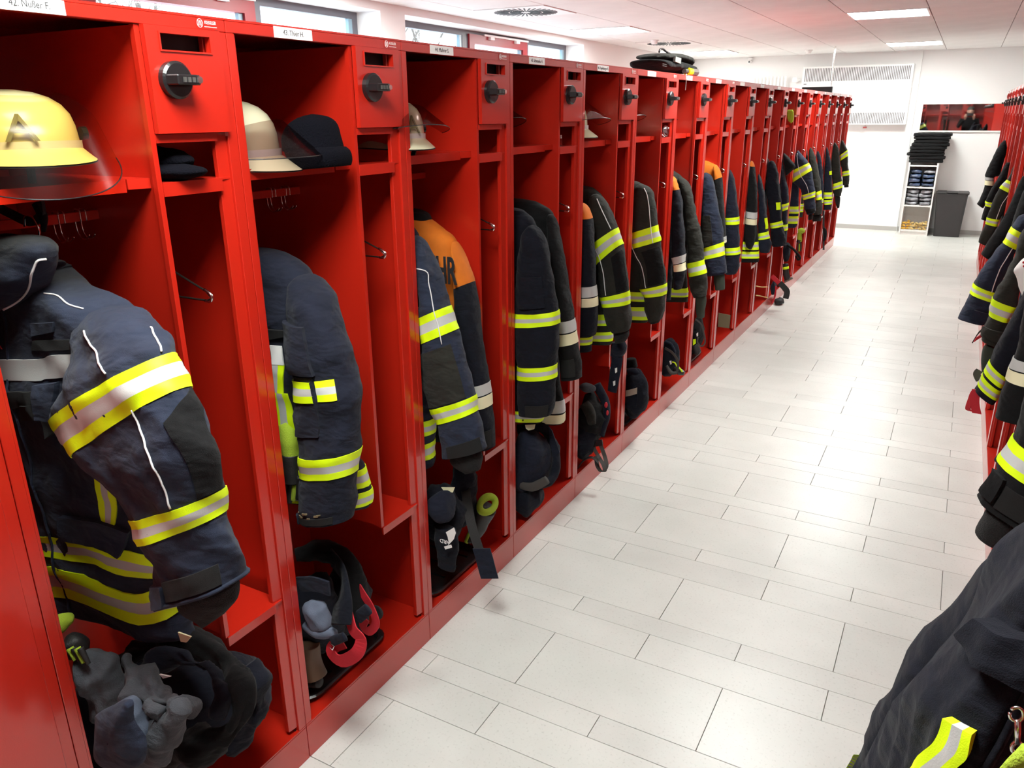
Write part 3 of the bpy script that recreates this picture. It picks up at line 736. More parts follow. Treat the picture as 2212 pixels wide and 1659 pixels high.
flap_px(b, [(50, 872), (90, 870)], [(60, 900), (88, 898)], VELCRO, .010).obj('velcro_patch', t, smooth=True)
flap_px(b, [(95, 905), (125, 903)], [(105, 938), (128, 936)], VELCRO, .012).obj('velcro_patch', t, smooth=True)
flap_px(b, [(134, 1110), (210, 1118), (285, 1148)], [(140, 1165), (215, 1176), (262, 1200)], NAVYB, .012).obj('pocket_flap', t, smooth=True)
line_px(b, [(95, 632), (122, 639), (150, 656), (180, 668)]).obj('piping', t, smooth=True)
line_px(s, [(183, 712), (205, 756), (232, 806)]).obj('piping', t, smooth=True)
line_px(s, [(285, 884), (315, 950), (348, 1030), (372, 1100)]).obj('piping', t, smooth=True)
line_px(s, [(329, 708), (340, 730), (346, 760)]).obj('piping', t, smooth=True)
line_px(col, [(97, 560), (80, 566), (66, 594), (52, 638), (8, 676)], .0022).obj('piping', t, smooth=True)
mb = MB(); Sg = np.linspace(2.6, 10.8, 60); mb.tube([b.P(q, -8, 0.0035) for q in Sg], 0.003, NAVYB, n=5); mb.obj('front_placket', t, smooth=True)
hook(t, -0.135, -0.38, 1.43)
me = text_mesh('R', 0.028, STRAPR, 0.0005); p = b.P(*frontS(b, 6, 742), 0.004); me.transform(M_XZ)
link('embroidery', me, t).location = Vector(p)-t.location

# --- 43
t = jroot('navy turnout jacket with chest pocket flap, muddy cuff, in locker 43', 0.18)
b = Tube([(575, 540, 0), (612, 552, 0), (648, 575, 0), (680, 610, 0), (712, 680, 0), (735, 780, 0), (752, 900, -.01), (772, 990, -.03), (786, 1010, -.03), (797, 1050, -.04), (803, 1088, -.05), (800, 1098, -.055)],
         0.19, [.03, .055, .07, .08, .085, .085, .085, .085, .085, .085, .08, .06], amp=0.008, seed=21, xc=-0.235, wscale=0.8)
b.shell(MB(), NAVY, nphi=60).obj('body', t, smooth=True)
b.band(MB(), 8.1, 9.0).obj('hem_stripe', t, smooth=True)
b.band(MB(), 9.25, 10.1).obj('hem_stripe', t, smooth=True)
s = Tube([(640, 596, 672, 590), (634, 640, 712, 640), (637, 715, 735, 710), (638, 770, 752, 765), (650, 811, 763, 808), (652, 856, 770, 852), (654, 910, 776, 905), (655, 978, 772, 974), (655, 1022, 768, 1020),
          (652, 1070, 764, 1065), (654, 1100, 762, 1098), (655, 1122, 760, 1120)], 0.12, [.045, .058, .062, .062, .06, .058, .056, .055, .055, .056, .056, .054], amp=0.006, seed=22,
         dy=[.05, .03, .01, 0, 0, -.01, -.01, -.02, -.02, -.02, -.02, -.02])
s.shell(MB(), NAVY, nphi=52).obj('sleeve', t, smooth=True)
s.band(MB(), 4.0, 5.0, 'yellow', -88, 4, 0.011).obj('reflective_stripe', t, smooth=True); s.band(MB(), 4.0, 5.0, 'yellow', 8, 46).obj('reflective_stripe', t, smooth=True)
s.band(MB(), 7.0, 8.0).obj('reflective_stripe', t, smooth=True)
s.flap(MB(), (1.6, 1.75), (3.55, 3.7), -66, 12, NAVY, 0.012, 12).obj('pocket_flap', t, smooth=True)
s.flap(MB(), (3.7, 3.8), 6.3, -70, 6, NAVY, 0.006, 12).obj('sleeve_pocket', t, smooth=True)
mud = mat('dried_mud', (0.22, 0.17, 0.09), 0.95)
for q in range(16):
    a, f = 9.6+_rs.rand()*0.8, -45+_rs.rand()*60
    s.flap(MB(), a, a+0.05+0.1*_rs.rand(), f, f+3+5*_rs.rand(), mud, 0.0025, 4).obj('mud_stain', t)
s.flap(MB(), 10.0, 10.9, -80, -50, NAVY, 0.007).obj('cuff_strap', t, smooth=True)
s.flap(MB(), 10.1, 10.7, -46, 40, VELCRO, 0.004).obj('velcro_strip', t, smooth=True)
flap_px(b, [(583, 745), (613, 747)], [(585, 786), (613, 788)], WHITE, .005).obj('white_patch', t, smooth=True)
flap_px(b, [(575, 708), (628, 710)], [(578, 728), (626, 728)], VELCRO, .008).obj('chest_strap', t, smooth=True)
strip_px(b, [(585, 793), (590, 845)], [(611, 794), (611, 847)], (SIL, YEL), .004).obj('vertical_stripe', t, smooth=True)
strip_px(b, [(592, 850), (600, 940), (606, 1060)], [(622, 850), (640, 920), (654, 990)], (YEL, SIL, YEL), .004).obj('vertical_stripe', t, smooth=True)
hook(t, -0.235, 0.19, 1.40)

# --- 44 front and 44 back
t = jroot('blue-grey turnout jacket with piped sleeve and black elbow patch in locker 44', 0.72)
b = Tube([(880, 470, 0), (897, 505, 0), (912, 560, 0), (920, 640, 0), (926, 760, 0), (932, 860, 0), (936, 905, 0), (936, 937, 0), (935, 955, 0), (934, 988, 0), (932, 1010, 0)],
         0.73, [.04, .06, .075, .08, .08, .08, .08, .08, .08, .08, .07], amp=0.006, seed=31, xc=-0.235)
b.shell(MB(), NAVYB, nphi=48).obj('body', t, smooth=True)
b.band(MB(), 6, 7).obj('hem_stripe', t, smooth=True); b.band(MB(), 8, 9).obj('hem_stripe', t, smooth=True)
strip_px(b, [(898, 664), (915, 665)], [(898, 698), (915, 699)], [SIL]).obj('chest_stripe', t, smooth=True)
s = Tube([(880, 512, 905, 508), (905, 575, 938, 572), (914, 632, 956, 626), (915, 684, 968, 661), (915, 741, 983, 713), (914, 800, 1002, 778), (922, 845, 1013, 820), (932, 882, 1022, 855), (947, 914, 1030, 888),
          (955, 950, 1042, 924), (964, 984, 1053, 968)], 0.66, [.035, .05, .055, .058, .058, .056, .054, .052, .052, .054, .054], amp=0.006, seed=32)
s.shell(MB(), NAVYB, nphi=52).obj('sleeve', t, smooth=True)
s.band(MB(), 3, 4).obj('reflective_stripe', t, smooth=True); s.band(MB(), 7, 8).obj('reflective_stripe', t, smooth=True)
s.flap(MB(), 4.35, 6.9, -85, 62, OLIVE, 0.003, 16).obj('elbow_patch', t, smooth=True)
line_px(s, [(900, 570), (918, 584), (926, 615), (936, 668), (947, 706), (955, 745)]).obj('piping', t, smooth=True)
s.flap(MB(), 9.3, 9.95, -20, 70, VELCRO, 0.006).obj('velcro_strip', t, smooth=True)
Tube([(972, 978, 1035, 965), (976, 998, 1040, 985), (985, 1008, 1040, 1000), (1005, 1022, 1038, 1014)], 0.655, [.04, .036, .03, .02], amp=0.004, seed=33).shell(MB(), FLEECE).obj('inner_cuff', t, smooth=True)
hook(t, -0.235, 0.73, 1.40)

t = jroot('orange-backed dark jacket lettered in black across the back, locker 44', 0.88)
b = Tube([(905, 462, 0), (930, 476, 0), (958, 498, 0), (982, 520, 0), (990, 570, 0), (991, 640, 0), (990, 668, 0), (990, 715, 0), (992, 740, 0), (994, 850, 0), (998, 950, 0)],
         0.87, [.03, .05, .06, .07, .075, .075, .075, .075, .075, .075, .075], amp=0.003, seed=34, xc=-0.235)
b.shell(MB(), DNAVY, nphi=48, rowmat=lambda q: ORANGE if q < 6 else (CREAM if q < 8 else DNAVY)).obj('body', t, smooth=True)
s = Tube([(978, 520, 986, 524), (985, 572, 1003, 570), (988, 620, 1017, 607), (990, 690, 1031, 680), (996, 770, 1043, 768), (1008, 829, 1052, 827), (1014, 879, 1058, 877), (1022, 929, 1064, 925), (1030, 962, 1064, 968)],
         0.86, [.03, .045, .05, .05, .048, .046, .046, .046, .044], amp=0.003, seed=35)
s.shell(MB(), DNAVY, nphi=44, rowmat=lambda q: ORANGE if q < 2 else DNAVY).obj('sleeve', t, smooth=True)
s.band(MB(), 5, 6, 'silcream').obj('reflective_stripe', t, smooth=True)
s.flap(MB(), 7.0, 7.8, 10, 80, VELCRO, .005).obj('cuff_tab', t)
Tube([(880, 450, 905, 452), (878, 462, 925, 464), (880, 480, 930, 478)], 0.87, [.03, .04, .04], amp=0.003, seed=36).shell(MB(), BLACKC).obj('collar', t, smooth=True)
me = text_mesh('FEUERWEHR', 0.118, BLACKM, 0.0016, 0.48, 0.0024); me.transform(M_XZ)
bm = bmesh.new(); bm.from_mesh(me); bmesh.ops.subdivide_edges(bm, edges=bm.edges, cuts=1); bm.to_mesh(me); bm.free()
pR = atY(986, 590, 0.795); xs = [v.co.x for v in me.vertices]
lt = link('lettering', me, t); lt.location = Vector((pR[0]-max(xs), 0.797, pR[2]))-t.location
hook(t, -0.235, 0.87, 1.42)

# --- 45 front and back
t = jroot('navy turnout jacket with two yellow sleeve bands and square pocket in locker 45', 1.29)
b = Tube([(1125, 448, 0), (1140, 462, 0), (1155, 480, 0), (1170, 520, 0), (1176, 600, 0), (1178, 700, 0), (1178, 800, 0), (1177, 870, 0), (1176, 892, -.01), (1172, 912, -.01)],
         1.30, [.04, .055, .07, .075, .08, .08, .08, .08, .08, .07], amp=0.005, seed=41, xc=-0.235)
b.shell(MB(), DNAVY, nphi=44).obj('body', t, smooth=True)
b.band(MB(), 7.6, 8.8).obj('hem_stripe', t, smooth=True)
s = Tube([(1132, 492, 1160, 482), (1122, 548, 1184, 546), (1116, 625, 1197, 622), (1110, 674, 1204, 671), (1110, 702, 1205, 699), (1114, 750, 1206, 745), (1117, 788, 1203, 787), (1118, 816, 1201, 815), (1119, 855, 1198, 856), (1122, 893, 1191, 895)],
         1.24, [.04, .055, .058, .058, .058, .056, .054, .054, .054, .052], amp=0.005, seed=42)
s.shell(MB(), DNAVY, nphi=48).obj('sleeve', t, smooth=True)
s.band(MB(), 3, 4).obj('reflective_stripe', t, smooth=True); s.band(MB(), 6, 7).obj('reflective_stripe', t, smooth=True)
s.flap(MB(), 1.6, 2.7, -20, 42, DNAVY, .008).obj('pocket_flap', t, smooth=True)
s.flap(MB(), 8.3, 8.9, -10, 60, VELCRO, .006).obj('cuff_strap', t, smooth=True)
hook(t, -0.235, 1.30, 1.41)
t = jroot('plain black coat with silver and cream cuff bands in locker 45', 1.43)
b = Tube([(1150, 430, 0), (1172, 443, 0), (1190, 455, 0), (1198, 475, 0), (1203, 540, 0), (1205, 640, 0), (1206, 740, 0), (1208, 820, 0), (1216, 855, -.01), (1219, 884, -.02), (1220, 908, -.03), (1214, 916, -.03)],
         1.44, [.03, .05, .06, .065, .07, .07, .07, .07, .07, .07, .07, .06], amp=0.003, seed=43, xc=-0.235)
b.shell(MB(), BLACKC, nphi=48).obj('body', t, smooth=True)
b.band(MB(), 8.3, 10.4, 'silcream').obj('hem_stripe', t, smooth=True)
s = Tube([(1180, 462, 1199, 466), (1188, 540, 1213, 530), (1199, 622, 1226, 620), (1206, 690, 1239, 690), (1209, 744, 1245, 740), (1211, 785, 1253, 782), (1213, 818, 1255, 816)], 1.41, [.03, .045, .048, .048, .048, .046, .046], amp=0.003, seed=44)
s.shell(MB(), BLACKC, nphi=44).obj('sleeve', t, smooth=True)
s.band(MB(), 3, 4, 'silcream').obj('reflective_stripe', t, smooth=True)
s.flap(MB(), 4.7, 5.7, -30, 50, VELCRO, .004).obj('cuff_tab', t)
hook(t, -0.235, 1.44, 1.42)

def jacket(label, Y, cloth, sl, bands, th=.05, body=None, bbands=(), pipe=None, patch=None, cuff=None, cuffm=FLEECE, seed=1, amp=.005, zt=1.40, zh=0.66, xc=-0.24, hw=.225,
           rowmat=None, brow=None, extra=None, group=JG, nphi=36, bodyY=0.05, thb=.07, lean=0.0, collar=True, hookx=None):
    t = jroot(label, Y, x=xc, group=group)
    b = Tube(body, Y+bodyY, thb, amp=amp, seed=seed+500, xc=xc) if body else Tube(body_rings(xc, hw, zt, zh, lean), Y+bodyY, thb, amp=amp, seed=seed+500, world=True)
    b.shell(MB(), cloth, nphi=nphi, rowmat=brow).obj('body', t, smooth=True)
    for (a, c_, k) in bbands: b.band(MB(), a, c_, k).obj('hem_stripe', t, smooth=True)
    s = Tube(sl, Y, [th*(0.75 if i == 0 else 1) for i in range(len(sl))], amp=amp, seed=seed)
    s.shell(MB(), cloth, nphi=nphi, rowmat=rowmat).obj('sleeve', t, smooth=True)
    for (a, c_, k) in bands: s.band(MB(), a, c_, k).obj('reflective_stripe', t, smooth=True)
    for p in (pipe or []): s.line(p, 0.0022, PIPE, off=.003).obj('piping', t, smooth=True)
    for (a, c_, f0, f1, m, off) in (patch or []): s.flap(MB(), a, c_, f0, f1, m, off).obj('cloth_patch', t, smooth=True)
    if cuff: Tube(cuff, Y-.002, th*.62, amp=.004, seed=seed+9).shell(MB(), cuffm, nphi=26).obj('inner_cuff', t, smooth=True)
    if collar:
        z0 = zt if not body else float(b.A[0][2])
        fold_ring((xc, Y+bodyY, z0-0.005), (.060, .045), .020, cloth if not rowmat else BLACKC, seed=seed, amp=.004, tilt=(0.25, 0), flat=1.5, n=28).obj('collar', t, smooth=True)
    if group == JG: hook(t, xc, Y+bodyY, (zt if not body else float(b.A[0][2]))+0.0)
    return t, b, s

# --- 46
jacket('navy jacket with orange shoulder and cream cuff band at left edge of locker 46', 1.84, DNAVY,
       [(1250, 438, 1266, 440), (1247, 466, 1276, 466), (1250, 480, 1279, 480), (1248, 540, 1284, 540), (1247, 617, 1287, 617), (1248, 660, 1290, 660), (1248, 690, 1290, 690), (1247, 724, 1284, 724)],
       [(4, 5, 'silcream')], th=.045, seed=51, amp=.003, rowmat=lambda q: ORANGE if q < 1.6 else DNAVY, zt=1.33, bbands=[(9.3, 10.4, 'double')])
jacket('olive-grey jacket with slanted upper sleeve band and grey piping in locker 46', 2.00, OLIVE,
       [(1272, 420, 1300, 418), (1276, 470, 1320, 456), (1281, 530, 1336, 490), (1290, 573, 1343, 528), (1296, 612, 1351, 568), (1300, 660, 1358, 605), (1299, 641, 1360, 628), (1305, 662, 1360, 656), (1312, 700, 1361, 692), (1322, 716, 1360, 712)][:5]
       + [(1298, 641, 1360, 628), (1304, 661, 1361, 656), (1311, 698, 1362, 692), (1322, 716, 1360, 712)],
       [(2, 3, 'yellow'), (5, 6, 'yellow')], th=.055, seed=52, pipe=[[(0.6, -50), (1.6, -42), (3.0, -20), (4.9, -15)], [(0.3, 30), (1.9, 45)]],
       patch=[(3.3, 4.9, 20, 80, BLACKC, .004)], cuff=[(1325, 708, 1356, 706), (1327, 728, 1358, 724), (1330, 740, 1350, 738)],
       body=[(1275, 402, 0), (1290, 412, 0), (1302, 424, 0), (1312, 445, 0), (1316, 520, 0), (1318, 600, 0), (1320, 678, 0), (1321, 702, 0), (1322, 716, 0), (1323, 736, 0), (1322, 744, 0)],
       bbands=[(6, 7, 'yellow'), (8, 9, 'yellow')], xc=-.24)
# --- 47
jacket('olive-grey jacket with horizontal upper sleeve band, alone in its locker', 2.50, OLIVE,
       [(1374, 398, 1396, 398), (1368, 425, 1412, 420), (1364, 503, 1420, 486), (1362, 538, 1427, 520), (1380, 575, 1432, 555), (1384, 605, 1438, 590), (1382, 624, 1440, 612), (1391, 640, 1439, 636), (1394, 670, 1437, 665), (1402, 694, 1430, 690)],
       [(2, 3, 'yellow'), (6, 7, 'yellow')], th=.055, seed=61, pipe=[[(0.5, 35), (1.4, 42), (3, 40)], [(0.9, -50), (2.9, -38), (5.9, -12)]], patch=[(3.3, 5.8, -5, 70, BLACKC, .004)],
       cuff=[(1404, 690, 1428, 688), (1406, 698, 1424, 696)],
       body=[(1372, 391, 0), (1382, 394, 0), (1394, 402, 0), (1402, 420, 0), (1404, 500, 0), (1404, 580, 0), (1404, 630, 0), (1404, 650, 0), (1403, 662, 0), (1402, 690, 0), (1400, 696, 0)],
       bbands=[(6, 7, 'yellow'), (8, 9, 'yellow')])
# --- 48
jacket('navy jacket with orange shoulder and rumpled sleeve beside an olive one', 2.98, DNAVY,
       [(1448, 382, 1458, 380), (1448, 402, 1467, 402), (1449, 422, 1473, 418), (1450, 461, 1476, 458), (1451, 515, 1480, 512), (1453, 556, 1480, 549), (1460, 585, 1481, 583), (1458, 605, 1478, 605), (1456, 622, 1472, 623)],
       [(5, 6, 'silcream')], th=.045, seed=71, amp=.008, rowmat=lambda q: ORANGE if q < 1.5 else DNAVY, zt=1.36)
jacket('olive-grey jacket whose green knitted cuff hangs low, under the torch', 3.14, OLIVE,
       [(1462, 378, 1482, 388), (1470, 405, 1492, 406), (1477, 440, 1501, 440), (1480, 480, 1507, 472), (1483, 520, 1516, 512), (1485, 568, 1521, 560), (1489, 597, 1527, 589), (1490, 625, 1529, 620), (1497, 642, 1528, 638)],
       [(5, 6, 'yellow')], th=.048, seed=72, cuff=[(1503, 636, 1525, 634), (1503, 655, 1525, 652), (1502, 672, 1524, 672), (1504, 686, 1523, 686)], cuffm=KNITG,
       body=[(1452, 366, 0), (1464, 374, 0), (1476, 384, 0), (1484, 400, 0), (1486, 470, 0), (1486, 560, 0), (1486, 622, 0), (1486, 641, 0), (1486, 652, 0)], bbands=[(6, 7, 'yellow')])
# --- 49
jacket('blue-grey jacket with olive elbow patch and loose knit cuff', 3.60, NAVYB,
       [(1518, 372, 1532, 374), (1517, 390, 1541, 390), (1516, 430, 1549, 430), (1515, 470, 1556, 465), (1516, 510, 1562, 500), (1518, 536, 1564, 522), (1520, 560, 1567, 550), (1524, 580, 1570, 570), (1528, 596, 1570, 590)],
       [(5, 6, 'yellow')], th=.052, seed=81, patch=[(2.9, 4.9, -80, 8, OLIVE, .004), (7.0, 7.7, -10, 70, NAVYB, .006)], cuff=[(1541, 588, 1566, 586), (1542, 606, 1567, 604), (1544, 626, 1566, 625)], cuffm=KNITG, zt=1.33)
jacket('dark jacket with broad orange yoke behind the blue-grey one', 3.77, BLACKC,
       [(1540, 354, 1551, 358), (1542, 376, 1558, 378), (1543, 398, 1560, 388), (1545, 430, 1562, 428), (1548, 480, 1566, 480), (1551, 530, 1568, 525)],
       [(4.6, 4.95, 'silcream')], th=.045, seed=82, amp=.002, rowmat=lambda q: ORANGE if q < 1.6 else BLACKC,
       body=[(1525, 346, 0), (1535, 351, 0), (1545, 356, 0), (1549, 366, 0), (1549, 385, 0), (1548, 398, 0), (1547, 420, 0), (1546, 520, 0), (1546, 580, 0)], brow=lambda q: ORANGE if q < 4.6 else BLACKC)
# --- 50
t50, _, _ = jacket('slim navy jacket with two level yellow bands, alone beside the cream-banded one', 4.22, NAVY,
       [(1572, 366, 1580, 368), (1570, 392, 1587, 392), (1568, 430, 1592, 428), (1566, 470, 1596, 468), (1566, 484, 1597, 484), (1566, 535, 1598, 533), (1566, 550, 1598, 548), (1566, 580, 1597, 578), (1568, 591, 1591, 591)],
       [(3, 4, 'yellow'), (5, 6, 'yellow')], th=.052, seed=91, amp=.003, zt=1.38)
# --- 51
jacket('dark jacket with silver and cream sleeve bands, eighth locker', 4.74, BLACKC,
       [(1620, 346, 1628, 350), (1618, 372, 1632, 374), (1616, 408, 1636, 410), (1612, 455, 1636, 459), (1610, 482, 1635, 486), (1608, 510, 1633, 516), (1612, 530, 1624, 538)],
       [(3, 4, 'silcream')], th=.05, seed=101, amp=.003, rowmat=lambda q: ORANGE if q < 0.5 else BLACKC, zt=1.38,
       body=[(1618, 344, 0), (1624, 350, 0), (1630, 370, 0), (1634, 420, 0), (1636, 480, 0), (1638, 522, 0), (1640, 560, -.02), (1638, 566, -.02)], bbands=[(5, 5.9, 'double')])
jacket('navy jacket right behind the cream-banded one, yellow band near its cuff', 4.90, NAVY,
       [(1636, 372, 1643, 380), (1638, 418, 1652, 418), (1639, 462, 1656, 462), (1637, 504, 1661, 499), (1637, 518, 1664, 514), (1636, 530, 1667, 527), (1641, 544, 1664, 545)],
       [(3, 4, 'yellow')], th=.05, seed=102, amp=.004, zt=1.38, patch=[(2.2, 2.8, 40, 88, YEL, .004)], zh=.70)
# --- 52
jacket('black hooded jacket with a level yellow band near the cuff, ninth locker', 5.36, DNAVY,
       [(1660, 345, 1676, 350), (1657, 370, 1680, 368), (1655, 410, 1685, 400), (1658, 440, 1689, 440), (1663, 482, 1691, 476), (1664, 493, 1692, 489), (1665, 520, 1698, 515), (1668, 532, 1697, 530)],
       [(4, 5, 'yellow')], th=.06, seed=111, amp=.006, zt=1.42, patch=[(2.9, 3.3, 20, 70, YEL, .004)])
th_ = jroot('black hood hanging forward above the tenth locker jacket', 5.80, x=-.05, z=1.3, cat='hood', name='fire_hood', group='black hoods')
Tube([(1691, 330, 1696, 331), (1692, 345, 1709, 346), (1694, 362, 1718, 360), (1697, 380, 1703, 376)], 5.98, [.03, .05, .05, .03], amp=.004, seed=112).shell(MB(), BLACKC).obj('cloth', th_, smooth=True)
# --- 53
jacket('navy jacket with sleeve pocket flap and two yellow bands, tenth locker', 5.93, NAVY,
       [(1686, 350, 1692, 352), (1687, 390, 1697, 385), (1687, 415, 1703, 410), (1687, 442, 1704, 438), (1690, 456, 1702, 452), (1689, 484, 1701, 484), (1689, 498, 1701, 497), (1688, 528, 1699, 526)],
       [(3, 4, 'yellow'), (5, 6, 'yellow')], th=.055, seed=121, amp=.004, zt=1.40)
# --- 54
jacket('navy jacket with a bright slanted upper sleeve band, arm reaching out', 6.56, NAVYB,
       [(1720, 322, 1730, 330), (1716, 350, 1742, 345), (1713, 368, 1747, 352), (1713, 394, 1754, 368), (1728, 408, 1758, 394), (1731, 422, 1761, 413), (1735, 432, 1761, 425), (1737, 452, 1762, 449), (1744, 464, 1760, 460)],
       [(2, 3, 'yellow'), (5, 6, 'yellow')], th=.055, seed=131, pipe=[[(0.3, -20), (1.6, -10), (3, 0), (5, 10)]],
       body=[(1712, 320, 0), (1716, 328, 0), (1720, 345, 0), (1725, 380, 0), (1726, 420, 0), (1726, 446, 0), (1725, 461, 0), (1724, 467, 0), (1723, 483, 0), (1720, 492, 0)], bbands=[(5, 6, 'yellow'), (7, 8, 'yellow')],
       cuff=[(1744, 462, 1758, 460), (1745, 475, 1756, 474)], patch=[(7, 7.7, -30, 60, BLACKC, .008)])
# --- 55
jacket('grey-olive jacket behind the one with outstretched arm', 7.14, OLIVE,
       [(1747, 316, 1756, 321), (1746, 345, 1764, 345), (1752, 380, 1770, 378), (1761, 416, 1774, 411), (1762, 432, 1776, 430), (1759, 450, 1777, 448), (1757, 464, 1776, 462)],
       [(3, 4, 'yellow')], th=.055, seed=141, cuff=[(1755, 462, 1774, 460), (1755, 478, 1774, 477)], bbands=[(9.2, 10.3, 'double')], zt=1.42)
# --- 56
jacket('narrow navy jacket between two olive ones, fifth locker from the far end', 7.70, NAVY,
       [(1765, 325, 1769, 328), (1765, 345, 1775, 345), (1766, 370, 1778, 370), (1768, 402, 1779, 402), (1768, 425, 1779, 425), (1768, 440, 1778, 440)],
       [(4.2, 4.8, 'yellow')], th=.05, seed=151, zt=1.38)
# --- 57
jacket('navy jacket with stacked double yellow hem bands, fourth from the far end', 8.26, NAVY,
       [(1784, 316, 1788, 318), (1783, 340, 1793, 338), (1780, 375, 1797, 373), (1779, 415, 1798, 415), (1779, 442, 1797, 441), (1778, 453, 1796, 452)],
       [(3, 4, 'double')], th=.05, seed=161, zt=1.40, patch=[(1.9, 2.1, 30, 85, YEL, .004)])
# --- 58
jacket('plain olive jacket with one yellow band and a dangling glove, second from the far end', 8.86, OLIVE,
       [(1801, 307, 1806, 308), (1798, 330, 1812, 322), (1796, 358, 1815, 355), (1798, 398, 1819, 391), (1798, 411, 1820, 405), (1803, 424, 1817, 423)],
       [(3, 4, 'yellow')], th=.055, seed=171, cuff=[(1803, 422, 1816, 422), (1804, 436, 1815, 436), (1807, 449, 1814, 449)], zt=1.44)
# --- 59
jacket('last jacket of the left row, two yellow sleeve bands, beside the white wall', 9.44, OLIVE,
       [(1817, 302, 1822, 304), (1814, 325, 1829, 318), (1813, 337, 1831, 324), (1815, 348, 1832, 337), (1818, 371, 1834, 368), (1819, 381, 1835, 378), (1820, 400, 1834, 398)],
       [(2, 3, 'yellow'), (4, 5, 'yellow')], th=.055, seed=181, cuff=[(1822, 398, 1833, 397), (1824, 405, 1833, 404)], zt=1.45)

# ------------------------------------------------------------------ helpers for heaps of clothes
def mpp(P): return float((np.array(P)-CAM)@FW)/FPX          # metres per photograph pixel at P
def bl(px, py, Y, wx, wz, dy, m, seed=1, amp=None, mb=None, zmin=0.112, scale=1.0, n=44, **k):
    c = atY(px, py, Y); q = mpp(c)
    r = (wx*q, dy, wz*q*1.05); return blob(c, r, m, seed=seed, amp=amp if amp is not None else min(r)*0.30, mb=mb, zmin=zmin, scale=scale, n=n, **k)
def roll(pts, r, m, seed=1, amp=0.006, mb=None, n=40, nphi=18, flat=1.0, zmin=0.112):
    """swept roll of cloth along world points"""
    mb = mb or MB(); P = np.array(pts, float); q = np.linspace(0, len(P)-1, n); C = crom(P, q)
    rr = np.array(r, float) if hasattr(r, '__len__') else np.full(len(P), r); R = crom(rr[:, None], q)[:, 0]
    T = np.gradient(C, axis=0); T /= (np.linalg.norm(T, axis=1, keepdims=True)+1e-9)
    up = np.array((0, 1.0, 0)); U = np.cross(T, up); U /= (np.linalg.norm(U, axis=1, keepdims=True)+1e-6); V = np.cross(T, U)
    a = np.linspace(0, 2*math.pi, nphi, endpoint=False)[None, :, None]
    N = U[:, None]*np.cos(a)+V[:, None]*np.sin(a)*flat; G = C[:, None]+N*R[:, None, None]
    G = G+N*(wrinkle(G, amp, seed)-amp*0.4)[..., None]; G[..., 2] = np.maximum(G[..., 2], zmin); mb.grid(G, m, closed=True, cap=True); return mb
def rollp(pts, Y, rpx, m, **k):
    """points (px, py[, dY]) on the plane Y, radius in pixels"""
    W = [atY(p[0], p[1], Y+(p[2] if len(p) > 2 else 0)) for p in pts]; q = mpp(W[0])
    return roll(W, [x*q for x in rpx] if hasattr(rpx, '__len__') else rpx*q, m, **k)
def strapp(pts, Y, wpx, m, th=0.003, mb=None, ang=None, n=30):
    """flat strap through (px, py[, dY]); width in pixels across the path"""
    W = [atY(p[0], p[1], Y+(p[2] if len(p) > 2 else 0)) for p in pts]; W = smooth_pts(W, n); q = mpp(W[0]); wv = []
    for i in range(n):
        T = W[min(n-1, i+1)]-W[max(0, i-1)]; S = np.cross(T, (0, 1.0, 0)) if ang is None else np.array(ang, float)
        S = S/(np.linalg.norm(S)+1e-9)*wpx*q/2; wv.append(S)
    mb = mb or MB(); mb.ribbon(W, wv, th, m); return mb
def cardp(poly, Y, m, th=0.004, mb=None):
    mb = mb or MB(); P = [atY(x, y, Y) for x, y in poly]; mb.prism([(p[0], p[2]) for p in P], 'y', Y, Y+th, m); return mb
HG = 'turnout trousers heaped on boots in the left lockers'
def heap(label, x, Y, cat='trousers', name='turnout_trousers', group=HG): return thing(name, label, cat, (x, Y, 0.11), group)
def tray(Y0, label, x0=-0.44, x1=-0.03, ya=0.05, yb=0.41):
    t = thing('boot_tray', label, 'tray', ((x0+x1)/2, Y0+(ya+yb)/2, 0.111), 'black boot trays')
    def rr(a, b, c, d, r, n=5):
        P = []
        for (cx, cy, s) in ((b-r, d-r, 0), (a+r, d-r, 90), (a+r, c+r, 180), (b-r, c+r, 270)):
            for k in range(n): an = math.radians(s+90*k/(n-1)); P.append((cx+r*math.cos(an), cy+r*math.sin(an)))
        return P
    mb = MB(); y0, y1 = Y0+ya, Y0+yb; L = []
    for (off, z) in ((0.010, 0.1112), (0.0, 0.130), (0.004, 0.134), (0.012, 0.134), (0.020, 0.118)):
        L.append([(x, y, z) for x, y in rr(x0+off, x1-off, y0+off, y1-off, 0.045)])
    P = np.array(L); mb.grid(P, BLACKP, closed=True)
    n = len(L[0]); mb.add(L[-1], [tuple(range(n))], BLACKP); mb.add(L[0], [tuple(range(n))], BLACKP)
    mb.obj('tray', t, smooth=False)
    m2 = MB()
    for k in range(4):
        yy = y0+0.06+k*(y1-y0-0.12)/3; m2 = MB(); m2.box(x0+0.05, x1-0.05, yy-0.004, yy+0.004, 0.118, 0.1215, BLACKP); m2.obj('rib', t)
    return t
tray(0, 'black boot tray in locker 43 under the red braces')
tray(UW, 'glossy black boot tray in locker 44, the most visible one', x1=-0.012, yb=0.40)
tray(4*UW, 'black boot tray under the trousers with a pale band', x1=-0.006, ya=0.04, yb=0.42)
tray(6*UW, 'black boot tray under the brown board', x1=-0.03)

